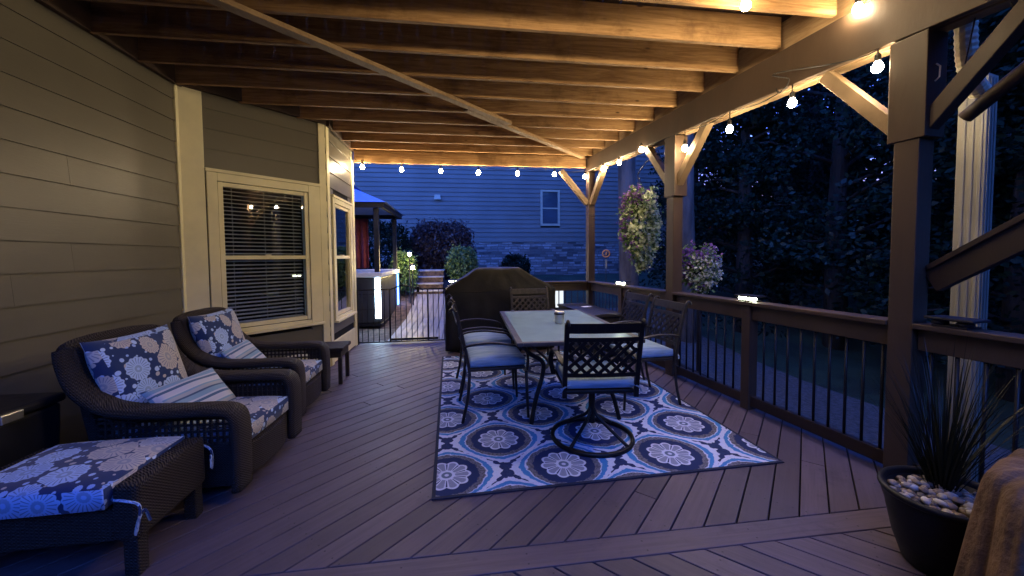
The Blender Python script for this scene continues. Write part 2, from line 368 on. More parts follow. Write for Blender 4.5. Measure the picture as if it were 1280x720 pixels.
M['far_glass'] = simple('far_window_glass', (.03,.04,.055), .12, .2, 1, 0)
M['tub'] = simple('spa_cabinet', (.03,.03,.034), .5, .2, 5, .1, 30)
M['tub_rim'] = simple('spa_shell_acrylic', (.55,.57,.60), .25, .05, 4, 0)
M['canopy'] = simple('blue_canopy_fabric', (.16,.26,.50), .6, .1, 4, .15, 80)
M['curtain'] = simple('red_curtain_cloth', (.17,.03,.04), .8, .2, 6, .15, 120)
M['stonestep'] = simple('step_stone', (.33,.30,.27), .8, .25, 6, .4, 30)
M['orange'] = simple('orange_painted_metal', (.55,.22,.05), .5, .15, 8, 0)
M['silver'] = simple('brushed_silver', (.75,.73,.70), .35, .1, 9, 0, metal=1)
M['paper'] = simple('white_paper', (.75,.75,.76), .7, .03, 5, 0)
M['cord'] = simple('black_cord_rubber', (.01,.01,.01), .6, .1, 5, 0)
BULB = 76.0
M['bulb'] = emit('bulb_glow', (1.0,.77,.47), BULB)
M['cap_glow'] = emit('cap_lens_glow', (.92,1.0,.72), 9.0)
M['strip_glow'] = emit('spa_strip_glow', (.55,.80,1.0), 7.0)
M['strip_blue'] = emit('spa_strip_blue_glow', (.06,.22,1.0), 3.0)
M['lamp_glow'] = emit('path_lamp_glow', (1.0,.78,.34), 95.0)
M['panel_glow'] = emit('white_panel_glow', (.85,.92,1.0), .16)

# ------------------------------------------------------------------ layout
def xr(y): return 2.72 - .118*(y - 2.15)          # line of the right-hand posts
RD = Vector((-.118,1,0)).normalized()              # its direction
RN = Vector((1,.118,0)).normalized()               # outward
YF = 6.45                                          # far edge
WX = -2.72; C1 = Vector((-2.72,4.2,0)); C2 = Vector((-1.70,5.22,0)); C3 = Vector((-1.70,6.45,0))
JB = 3.08; JT = 3.315; BB = 2.85
def beam_z(y): return 2.852 - .034*(6.4-y)               # underside of the right-hand beam

# ------------------------------------------------------------------ terrain
def sst(a, b, x): x = min(1, max(0, (x-a)/(b-a))); return x*x*(3-2*x)
def ground(x, y):
    right = -.80 + 1.35*sst(5, 16, y); left = -.12 + .68*sst(8.5, 13.5, y)
    k = sst(-.5, 2.4, x); z = left*(1-k) + right*k if y > 5 else -.80
    if 3 < y <= 5.0: z = -.80 + (left*(1-k)+right*k + .80)*sst(3, 5, y)*(1-k)
    if x > 6: z += .12*(x-6)*sst(6, 20, x)
    return z
mb = MB(); xs = [-60,-40,-25,-16,-12]+[-9+.6*i for i in range(38)]+[15,18,24,35,50,80]; ys = [-40,-20,-10,-5,-2]+[.6*i for i in range(36)]+[23,27,34,45,70,100]
V = [(x,y,ground(x,y)+.03*math.sin(x*2.1)*math.cos(y*1.7)) for y in ys for x in xs]; nx = len(xs)
mb.add(V, [(j*nx+i,j*nx+i+1,(j+1)*nx+i+1,(j+1)*nx+i) for j in range(len(ys)-1) for i in range(nx-1)])
tag(mb.build('ground', M['lawn'], smooth=True), kind='structure')
def sheet(name, pts, dz, mat, n=14):
    a,b,c,d = [Vector((*p,0)) for p in pts]; m_ = MB(); V = []
    for j in range(n+1):
        for i in range(n+1):
            p = a.lerp(b,i/n).lerp(d.lerp(c,i/n), j/n); V.append((p.x,p.y,ground(p.x,p.y)+dz))
    m_.add(V,[(j*(n+1)+i,j*(n+1)+i+1,(j+1)*(n+1)+i+1,(j+1)*(n+1)+i) for j in range(n) for i in range(n)])
    return tag(m_.build(name, mat, smooth=True), kind='structure')
sheet('gravel_path', [(3.9,-6),(6.6,-6),(5.4,10.5),(2.9,10.5)], .05, M['gravel'])
sheet('mulch_bed', [(-6.0,6.7),(-.3,6.7),(-.3,14),(-6,14)], .04, M['dirt'])

# ------------------------------------------------------------------ deck
def clip(poly, inside_pt, nrm):
    out = []
    for i in range(len(poly)):
        a, b = poly[i], poly[(i+1) % len(poly)]
        da = (a-inside_pt).dot(nrm); db = (b-inside_pt).dot(nrm)
        if da >= 0: out.append(a)
        if (da >= 0) != (db >= 0): out.append(a.lerp(b, da/(da-db)))
    return out
def boards(mb, cons, d, pitch, gap, span, top=0.0, th=.03):
    d = Vector(d).normalized(); n = Vector((-d.y,d.x)); k0 = -int(span/pitch)
    for k in range(k0, -k0):
        a = k*pitch + gap/2; b = (k+1)*pitch - gap/2
        poly = [n*a - d*span, n*a + d*span, n*b + d*span, n*b - d*span]
        for p, nn in cons:
            poly = clip(poly, Vector(p), Vector(nn).normalized())
            if len(poly) < 3: break
        if len(poly) >= 3:
            ar = abs(sum(poly[i].x*poly[(i+1)%len(poly)].y - poly[(i+1)%len(poly)].x*poly[i].y for i in range(len(poly))))/2
            cut = None
            if ar > .12 and random.random() < .45:
                q = sum((p.dot(d) for p in poly))/len(poly) + random.uniform(-1.2,1.2)
                pa = clip(poly, d*(q-.002), -d); pb = clip(poly, d*(q+.002), d)
                if len(pa) >= 3 and len(pb) >= 3: cut = (pa, pb)
            if cut:
                for pc in cut: mb.prism([(p.x,p.y) for p in pc], top-th, top + random.uniform(-.0008,.0008))
            elif ar > 2e-4: mb.prism([(p.x,p.y) for p in poly], top-th, top + random.uniform(-.0008,.0008))
right_c = ((xr(2.15)+.10,2.15), (-1,-.118))
deck = bpy.data.objects.new('deck', None); COL.objects.link(deck); tag(deck, kind='structure')
mb = MB(); boards(mb, [((0,1.785),(0,1)), ((0,YF+.12),(0,-1)), ((WX,0),(1,0)), (C1[:2],(1,-1)), (C3[:2],(1,0)), right_c] if False else
       [((0,1.785),(0,1)), ((0,YF+.12),(0,-1)), ((WX-.1,0),(1,0)), right_c], (1,1), .131, .008, 14)
mb.build('deck_boards', M['deck_a'], deck, bevel=.002, seg=1)
mb = MB(); mb.box(-2.8, 2.86, 1.646, 1.779, -.03, 0); mb.build('divider_board', M['deck_x'], deck, bevel=.002, seg=1)
mb = MB(); boards(mb, [((0,1.64),(0,-1)), ((0,-2.2),(0,1)), ((WX-.1,0),(1,0)), right_c], (-1,1), .131, .008, 14)
mb.build('deck_boards', M['deck_b'], deck, bevel=.002, seg=1)
mb = MB(); mb.box(-2.85, 2.9, -2.2, YF+.1, -.30, -.034); mb.build('deck_frame', M['void'], deck)
# walkway beyond the gate: ramps gently up to the steps
mb = MB(); k = 0
x = -1.25
while x < -.28:
    x1 = x + .118
    for ya, yb, za, zb in ((6.585,9.0,-.006,.02),(9.0,11.25,.02,.36)):
        mb.hexa([(x,ya,za-.1),(x1,ya,za-.1),(x1,yb,zb-.1),(x,yb,zb-.1),(x,ya,za),(x1,ya,za),(x1,yb,zb),(x,yb,zb)])
    x = x1 + .013
tag(mb.build('walkway', M['deck_y']), kind='structure')

# ------------------------------------------------------------------ own house
house = thing('house', 'olive grey lap sided house wall with cream trim and bay windows beside the deck', 'house')
def siding(mb, a, b, n, z0, z1, e=.202, ph=.92, holes=(), lip=.018):
    a = Vector(a); b = Vector(b); n = Vector(n).normalized(); L = (b-a).length; u = (b-a).normalized()
    k = math.floor((z0-ph)/e); 
    while ph + k*e < z1:
        za = max(z0, ph+k*e); zb = min(z1, ph+(k+1)*e+.012); k += 1
        segs = [(0, L)]
        if L > 5:
            q = random.uniform(.15,.9)*L; segs = [(0, q-.0006), (q+.0006, L)]
        for s0, s1, h0, h1 in holes:
            if zb - .012 > h0 and za < h1:
                new = []
                for p, q in segs:
                    if s0 > p: new.append((p, min(q, s0)))
                    if s1 < q: new.append((max(p, s1), q))
                segs = new
        for p, q in segs:
            if q - p < .005: continue
            P, Q = a+u*p, a+u*q; Z = Vector((0,0,1))
            mb.hexa([P+Z*za, Q+Z*za, Q+n*lip+Z*za, P+n*lip+Z*za, P+Z*zb, Q+Z*zb, Q+n*.004+Z*zb, P+n*.004+Z*zb])
TOP = 3.32
u45 = Vector((1,1,0)).normalized(); n45 = Vector((1,-1,0)).normalized()
mb = MB(); siding(mb, (WX,-3.5,0), (WX,4.2,0), (1,0,0), -.32, TOP); mb.build('siding', M['siding'], house)
L45 = (C2-C1).length
mb = MB(); siding(mb, C1, C2, n45, -.32, TOP, holes=[(.30,1.22,.62,2.25)]); mb.build('siding', M['siding'], house)
mb = MB(); siding(mb, C2, C3, (1,0,0), .40, TOP, holes=[(.27,.95,.60,2.18)]); mb.build('siding', M['siding'], house)
mb = MB()                                           # solid core walls behind the siding, with window openings
def core(a, b, n, z0, z1, hole=None):
    a = Vector(a); b = Vector(b); u = (b-a).normalized(); L = (b-a).length; n = Vector(n).normalized(); Z = Vector((0,0,1))
    def blk(s0, s1, h0, h1):
        mb.hexa([a+u*s0-n*.12+Z*h0, a+u*s1-n*.12+Z*h0, a+u*s1-n*.001+Z*h0, a+u*s0-n*.001+Z*h0, a+u*s0-n*.12+Z*h1, a+u*s1-n*.12+Z*h1, a+u*s1-n*.001+Z*h1, a+u*s0-n*.001+Z*h1])
    if hole:
        s0, s1, h0, h1 = hole; blk(0, s0, z0, z1); blk(s1, L, z0, z1); blk(s0, s1, z0, h0); blk(s0, s1, h1, z1)
    else: blk(0, L, z0, z1)
core((WX,-3.5,0), (WX,4.2,0), (1,0,0), -.8, 3.4); core(C1, C2, n45, -.8, 3.4, (.30,1.22,.62,2.25)); core(C2, C3, (1,0,0), -.8, 3.4, (.27,.95,.60,2.18))
core((-1.70,6.45,0), (-7,6.45,0), (0,1,0), -.8, 3.4); core((WX,-3.5,0),(-7,-3.5,0),(0,-1,0),-.8,3.4)
mb.build('wall', M['void'], house)
mb = MB(); siding(mb, (-1.70,6.45,0), (-7,6.45,0), (0,1,0), -.5, TOP); mb.build('siding', M['siding'], house)
# upper storey above the deck
mb = MB(); siding(mb, (WX,-3.5,0), (WX,4.2,0), (1,0,0), 3.42, 6.2); siding(mb, C1, C2, n45, 3.42, 6.2); siding(mb, C2, C3, (1,0,0), 3.42, 6.2); siding(mb, (-1.70,6.45,0), (-7,6.45,0), (0,1,0), 3.42, 6.2); mb.build('siding', M['siding'], house)
mb = MB(); mb.prism([(-7,-3.5),(WX,-3.5),(WX,4.2),(-1.70,5.22),(-1.70,6.45),(-7,6.45)], 3.405, 3.415); mb.prism([(-7,-3.7),(WX+.3,-3.7),(WX+.3,4.1),(-1.40,5.1),(-1.40,6.75),(-7,6.75)], 6.2, 6.4); mb.build('roof', M['ledger'], house)
def flatboard(o, u, n, s0, s1, z0, z1, d0, d1):
    o = Vector(o); u = Vector(u).normalized(); n = Vector(n).normalized(); Z = Vector((0,0,1))
    return [o+u*s0+n*d0+Z*z0, o+u*s1+n*d0+Z*z0, o+u*s1+n*d1+Z*z0, o+u*s0+n*d1+Z*z0, o+u*s0+n*d0+Z*z1, o+u*s1+n*d0+Z*z1, o+u*s1+n*d1+Z*z1, o+u*s0+n*d1+Z*z1]
def trim(*boards_):
    m_ = MB()
    for b in boards_: m_.hexa(flatboard(*b))
    return m_.build('corner_trim', M['cream'], house, bevel=.003, seg=1)
yv = (0,1,0); xn = (1,0,0)
trim((C1, u45, n45, .004, .195, .0, TOP-.22, .0, .028), ((WX,4.2-.05,0), yv, xn, 0, .05, .0, TOP-.22, .0, .026))
trim((C1, u45, n45, L45-.085, L45-.002, 0, TOP-.22, 0, .028), (C2, yv, xn, .004, .10, 0, TOP-.22, 0, .027))
trim((C2, yv, xn, 1.23-.085, 1.23, 0, TOP-.22, 0, .027), ((-1.70,6.45,0), (-1,0,0), (0,1,0), -.027, .08, -.1, TOP, 0, .027))
trim((C2, yv, xn, .102, 1.143, .02, .30, 0, .024))
trim((C1, u45, n45, .197, L45-.087, .02, .24, 0, .024))
def window(name, o, u, n, s0, s1, z0, z1, g0, g1, gz0, gz1, zm):
    w = MB(); B = lambda m_, a,b,c,d,e,f: m_.hexa(flatboard(o,u,n,a,b,c,d,e,f))
    B(w, s0, g0-.05, z0+.03, z1, .006, .036); B(w, g1+.05, s1, z0+.03, z1, .006, .036); B(w, g0-.05, g1+.05, gz1+.05, z1, .006, .036); B(w, s0-.01, s1+.01, z1, z1+.035, .004, .05)
    win = w.build('window', M['cream'], house, bevel=.004, seg=2)
    w = MB(); B(w, s0-.01, s1+.01, z0, z0+.028, .004, .075); B(w, g0-.05, g1+.05, z0+.03, gz0-.052, .004, .034); w.build('sill', M['cream'], win, bevel=.004)
    w = MB(); t_ = .045
    for a, b, c, d, e, f in ((g0-t_,g0,gz0-t_,gz1+t_,-.05,.026),(g1,g1+t_,gz0-t_,gz1+t_,-.05,.026),(g0,g1,gz0-t_,gz0,-.045,.020),(g0,g1,gz1,gz1+t_,-.045,.020),(g0,g1,zm-.022,zm+.022,-.045,.024)): B(w,a,b,c,d,e,f)
    B(w, (g0+g1)/2-.03, (g0+g1)/2+.03, zm+.022, zm+.034, 0, .03)
    w.build('sash', M['cream'], win, bevel=.003, seg=1)
    w = MB(); P = lambda s, z, d: Vector(o)+Vector(u).normalized()*s+Vector(n).normalized()*d+Vector((0,0,z))
    w.hexa(flatboard(o,u,n,g0,g1,gz0,zm-.022,-.012,-.008)); w.hexa(flatboard(o,u,n,g0,g1,zm+.022,gz1,-.002,.002))
    w.build('pane', M['glass'], win)
    w = MB(); z = gz0+.005; k = 0
    while z < gz1:
        dz = .005; a, b = P(g0+.004, z-dz, -.062), P(g1-.004, z-dz, -.062); c, d = P(g1-.004, z+dz+random.uniform(-.001,.001), -.095), P(g0+.004, z+dz, -.095)
        e = Vector((0,0,.005)); w.hexa([a,b,c,d,a+e,b+e,c+e,d+e]); z += .042
    for q in (.12,.5,.88): s = g0+(g1-g0)*q; w.hexa(flatboard(o,u,n,s-.002,s+.002,gz0,gz1,-.0605,-.0595))
    w.build('blinds', M['blind'], win)
    w = MB(); w.hexa(flatboard(o,u,n,g0-.1,g1+.1,gz0-.1,gz1+.1,-.55,-.5)); w.build('dark_interior', M['void'], win)
window('window', C1, u45, n45, .205, L45-.09, .575, 2.30, .345, 1.165, .70, 2.165, 1.42)
window('window', C2, yv, xn, .17, 1.08, .54, 2.215, .30, .92, .66, 2.10, 1.42)

# ------------------------------------------------------------------ porch roof framing (the deck above)
porch = thing('porch_ceiling', 'open wooden deck ceiling of parallel tan joists over the seating', 'ceiling frame')
def wall_x(y):
    if y < 4.2: return WX
    if y < 5.22: return WX + (y-4.2)
    return -1.70
jy = [2.88 + .418*k for k in range(-6, 9)]
for i, y in enumerate(jy):
    x0 = wall_x(y)+.035; x1 = xr(y)-.045
    mb = MB(); mb.box(x0, x1, y-.019, y+.019, JB + random.uniform(-.004,.004), JT); mb.build('joist', M['joist'], porch, bevel=.003, seg=1)
mb = MB()                                            # boards of the deck above, seen between the joists
k = -3.0
while k < 3.05:
    y0 = -.1; y1 = YF+.1
    if k < -1.75: y1 = min(y1, 4.2 + max(0, k+.135-WX)-.02)
    mb.box(k, k+.134, y0, y1, JT+.003, JT+.035); k += .141
mb.build('decking', M['decking'], porch)
mb = MB(); mb.hexa(flatboard((WX,-.2,0), yv, xn, 0, 4.40, JB+.0, JT-.003, .02, .058)); mb.hexa(flatboard(C1, u45, n45, 0, L45, JB+.01, JT-.004, .03, .066)); mb.hexa(flatboard(C2, yv, xn, 0, 1.23, JB+.0, JT-.005, .03, .068))
mb.build('ledger', M['ledger'], porch)
def rp(y, d=0, z=0): p = Vector((xr(y), y, z)) + RN*d; return p
def ply(mb, d0, d1, dz, dt):
    P = []
    for top in (0, 1):
        for y, d in ((-.6,d0),(-.6,d1),(YF+.03,d1),(YF+.03,d0)):
            P.append(rp(y, d, (JB-.012-dt-.05*max(0,(4.2-y)/4.2)) if top else beam_z(y)+dz))
    mb.hexa(P)
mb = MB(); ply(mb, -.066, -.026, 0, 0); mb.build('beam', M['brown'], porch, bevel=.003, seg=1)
mb = MB(); ply(mb, -.0235, .020, .012, .01); ply(mb, .0225, .115, .003, .004); mb.build('beam', M['brown_lit'], porch, bevel=.003, seg=1)
mb = MB(); mb.bar(rp(-.6,.05,JB+.12), rp(YF+.07,.05,JB+.12), .04, .235); mb.build('rim_joist', M['raw_y'], porch)
mb = MB(); mb.box(-1.64, xr(YF)-.08, YF-.075, YF-.035, BB+.06, JB+.015); mb.box(-1.64, xr(YF)-.07, YF-.033, YF+.005, BB+.065, JB+.012); mb.build('beam', M['joist'], porch, bevel=.003, seg=1)
mb = MB(); mb.box(-1.66, xr(YF)+.02, YF+.03, YF+.07, JB+.02, JT); mb.build('rim_joist', M['joist'], porch)
# cross brace nailed under the joists, two overlapping lengths
p0 = Vector((-1.62,2.66,JB-.024)); p1 = Vector((2.12,6.22,JB-.024)); d = (p1-p0).normalized(); sd = Vector((-d.y,d.x,0))
mb = MB(); mb.bar(p0, p0+(p1-p0)*.60, .085, .038); mb.build('cross_brace', M['raw_y'], porch, bevel=.003, seg=1)
mb = MB(); mb.bar(p0+(p1-p0)*.47+sd*.088, p1+sd*.088-d*.03, .085, .038); mb.build('cross_brace', M['raw_y'], porch, bevel=.003, seg=1)
# blocking between joist ends and the beam
for i in (4,5,6,7,8):
    y = jy[i]+.2; mb = MB(); mb.bar((xr(y)-.16,y-.12,JB+.1),(xr(y)-.30,y+.12,JB+.19), .09, .038); 
# posts with their sleeves and knee braces
def knee(m_, base, dirv, z0, z1, out): 
    a = Vector(base)+dirv*.06; m_.bar(a+Vector((0,0,z0)), a+dirv*(out-.06)+Vector((0,0,z1)), .085, .085)
def post(y, label, sleeve, braces, w=.115, z0=0.0):
    c = rp(y); rz = math.atan2(RD.y, RD.x)-PI/2
    p = thing('porch_post', label, 'post', (c.x,c.y,0), rz, 'brown painted porch posts along the rail')
    m_ = MB(); m_.box(-w/2,w/2,-w/2,w/2,z0,beam_z(y)-.012 if not sleeve else 2.085); m_.build('shaft', M['brown'], p, bevel=.005)
    if sleeve:
        m_ = MB(); a = w/2; m_.box(-a-.012,a+.03,-a-.03,a+.03,2.085,beam_z(y)-.012); m_.build('sleeve', M['brown'], p, bevel=.004)
        m_ = MB(); m_.tube([(-.01,-a-.031,2.40),(.0,-a-.045,2.42),(.004,-a-.045,2.48),(-.004,-a-.031,2.50)], .005, 6)
        if y < 3: m_.build('bracket', M['cream_metal'], p, bevel=.004)
    for dv in braces:
        m_ = MB(); knee(m_, (0,0,0), Vector(dv), beam_z(y)-.55, beam_z(y)+.0, .52); m_.build('knee_brace', M['brown'] if y < 3 and dv[1] < 0 else M['brown_lit'], p, bevel=.004, seg=1)  # lightened paint stands for bulb light, except on the near post's unlit brace
    return p
post(2.02, 'brown painted porch post beside the black plant pot, thickest in view', True, [(0,1,0),(.0,-1,0)], .125, -.35)
post(4.21, 'brown painted porch post between the two flower baskets', True, [(0,1,0),(0,-1,0)], .125, -.35)
post(6.395, 'brown painted corner post where the far rail meets the side rail', False, [(-1,.1,0),(0,-1,0)], .115, -.35)
post(-.45, 'brown painted porch post at the open end behind the viewer', True, [(0,1,0)], .125, -.35)

# ------------------------------------------------------------------ railings
def railing(a, b, label, newels, z=.985, gap=.108):
    a = Vector(a); b = Vector(b); d = (b-a).normalized(); L = (b-a).length
    t = thing('deck_railing', label, 'railing', a, math.atan2(d.y,d.x))
    m_ = MB(); m_.box(0,L,-.075,.075,z-.032,z); m_.build('top_rail', M['brown'], t, bevel=.006)
    m_ = MB(); m_.box(0,L,-.02,.02,z-.165,z-.034); m_.box(0,L,-.038,-.021,z-.075,z-.034); m_.build('upper_board', M['brown'], t, bevel=.004, seg=1)
    m_ = MB(); m_.box(0,L,-.022,.022,.035,.125); m_.build('bottom_rail', M['brown_dark'], t, bevel=.004, seg=1)
    n = int(L/gap); 
    for i in range(n):
        x = (i+.5)*L/n
        if any(abs(x-q) < .06 for q in newels): continue
        m_ = MB(); m_.tube([(x,0,.122),(x,0,z-.163)], .0095, 6); m_.build('baluster', M['baluster'], t, smooth=True)
    for q in newels:
        m_ = MB(); m_.box(q-.045,q+.045,-.048,.046,-.32,z-.034); m_.build('newel', M['brown'], t, bevel=.005)
    return t
railing(rp(2.02+.064), rp(4.21-.064), 'brown rail with black balusters between the near post and the middle post', [(3.16-2.084)*1.007])
railing(rp(4.21+.064), rp(6.395-.06), 'brown rail with black balusters behind the dark side table', [(5.35-4.274)*1.007])
railing((-.155,6.405,0), (xr(6.395)-.06,6.405,0), 'far brown rail with black balusters behind the covered grill', [.05])
railing(rp(-.4), rp(2.02-.064), 'shadowed rail behind the potted grass nearest the camera', [])
def cap_light(p, label, lit=True, rz=0):
    t = thing('post_cap_light', label, 'solar light', p, rz, 'solar cap lights on the deck rail' if lit else None)
    m_ = MB(); m_.box(-.06,.06,-.075,.075,0,.012); m_.build('base', M['dark'], t, bevel=.003)
    m_ = MB(); m_.box(-.075,.075,-.105,.105,.040,.055); m_.build('lid', M['dark'], t, bevel=.006)
    for sy in (-.052,.052):
        m_ = MB(); m_.lathe([(.001,.012),(.032,.014),(.036,.026),(.030,.038),(.001,.0395)],12,(-.028,sy,0)); m_.build('lens', M['cap_glow'] if lit else M['dark'], t, smooth=True)
cap_light(rp(3.16,0,.985), 'glowing solar cap light on the rail at the right, nearest of the lit three', True, math.atan2(RD.y,RD.x)-PI/2)
cap_light(rp(5.35,0,.985), 'glowing solar cap light on the side rail below the tree trunk', True, math.atan2(RD.y,RD.x)-PI/2)
cap_light((-.105,6.405,.985), 'glowing solar cap light on the rail end beside the gate', True, -PI/2)
cap_light(rp(1.80,.0,.985), 'unlit black cap light on the rail behind the potted grass', False, math.atan2(RD.y,RD.x)-PI/2)
# gate
gate = thing('metal_gate', 'low black bar gate between the house corner and the rail end', 'gate', (-1.665,6.47,0))
GW = 1.44
m_ = MB(); m_.tube([(0,0,.03),(GW,0,.03)], .012, 6); m_.tube([(0,0,.89),(.52,0,.89),(.72,0,.965),(.98,0,.89),(GW,0,.89)], .012, 6); m_.tube([(.006,0,0),(.006,0,.9)], .012, 6); m_.tube([(GW-.006,0,0),(GW-.006,0,.9)], .012, 6); m_.box(.52,1.28,-.015,.015,.05,.085); m_.build('gate_frame', M['black'], gate, smooth=False)
for i in range(16):
    x = .07+i*(GW-.13)/15; zt = .89 + max(0, .07*(1-abs(x-.74)/.24))
    m_ = MB(); m_.tube([(x,0,.03),(x,0,zt)], .015 if i in (5,12) else .007, 6); m_.build('bar', M['black'], gate, smooth=True)
m_ = MB(); m_.box(.94,.985,-.03,.03,.84,.93); m_.build('latch', M['black'], gate, bevel=.004)

# ------------------------------------------------------------------ string lights
strings = thing('string_lights', 'string of warm glowing bulbs hung along the far beam and right beam', 'string lights')
far = [(-1.507,2.842),(-.91,2.818),(-.296,2.806),(.307,2.794),(.954,2.794),(1.577,2.794),(2.104,2.765)]
anchors = []; bulbs = []
for x, z in far: bulbs.append(Vector((x,6.35,z)))
for x, y, z in [(2.227,5.822,2.781),(2.283,5.343,2.764),(2.349,4.785,2.794),(2.446,3.967,2.587),(2.518,3.356,2.595),(2.59,2.746,2.601),(2.657,2.177,2.605),(2.62,2.28,3.03),(1.84,2.32,3.02),(1.05,2.12,3.02),(.25,2.03,3.02)]: bulbs.append(Vector((x,y,z)))
order = list(bulbs); fixed = []
for i, p in enumerate(bulbs):
    m_ = MB(); m_.lathe([(.0005,-.046),(.018,-.041),(.0295,-.022),(.029,-.004),(.017,.020),(.012,.028)], 14); o = m_.build('bulb', M['bulb'], strings, smooth=True); o.location = p
    drop = .10 if i <= 6 or i >= 13 else max(.10, beam_z(p.y)+.012-p.z); fixed.append(p+Vector((0,0,drop)))
    m_ = MB(); m_.lathe([(.016,.024),(.018,.03),(.018,.066),(.008,.076),(.004,.085),(.0038,drop)], 10); m_.build('socket', M['cord'], o, smooth=True)
seq = [Vector((-1.64,6.37,2.99))] + fixed[:13]; L = []
for a, b in zip(seq[:-1], seq[1:]):
    L += [a.lerp(b, k/8) + Vector((0,0,-.05*4*(k/8)*(1-k/8))) for k in range(8)]
a = fixed[12]
L += path_smooth([a, a+Vector((-.02,.13,.02)), a+Vector((-.05,.06,-.05)), a+Vector((-.05,-.02,.02)), a+Vector((-.06,.10,.12)), fixed[13], fixed[14], fixed[15], fixed[16]], 8)
m_ = MB(); m_.tube(L, .0042, 5)
m_.build('wire', M['cord'], strings, smooth=True)

# ------------------------------------------------------------------ rug
rug = MB(); rug.box(0,2.33,0,3.25,.0015,.009); o = rug.build('rug', M['rug'], bevel=.003); o.location = (-.185,2.20,0); o.rotation_euler.z = R(1.6)
tag(o, 'navy and white area rug with ogee medallions under the dining set', 'rug')
RZ = .009

# ------------------------------------------------------------------ dining chairs
def cushion_mesh(w, d, h, r, n=10, puff=.012):
    b = MB(); g = 14
    def P(u, v, top):
        x = u*w/2; y = v*d/2
        e = (1-abs(u)**8)*(1-abs(v)**8); z = h*.5 + (1 if top else -1)*(h*.5*(.72+.28*min(1,e*1.3)) + puff*(1-u*u)*(1-v*v)*(1 if top else .2))
        return (x, y, z)
    us = [math.sin((-1+2*i/g)*PI/2*.999) for i in range(g+1)]
    V = [P(u,v,True) for v in us for u in us] + [P(u,v,False) for v in us for u in us]; k = g+1; F = []
    for j in range(g):
        for i in range(g):
            F.append((j*k+i,j*k+i+1,(j+1)*k+i+1,(j+1)*k+i)); o = k*k; F.append((o+j*k+i,o+(j+1)*k+i,o+(j+1)*k+i+1,o+j*k+i+1))
    o = k*k
    for i in range(g):
        F.append((i,o+i,o+i+1,i+1)); F.append((g*k+i,g*k+i+1,o+g*k+i+1,o+g*k+i)); F.append((i*k,(i+1)*k,o+(i+1)*k,o+i*k)); F.append((i*k+g,o+i*k+g,o+(i+1)*k+g,(i+1)*k+g))
    return b.add(V, F)
def backprof(z):                                     # x of the back at height z
    return -.235 - .11*max(0,(z-.42)/.52)**1.2
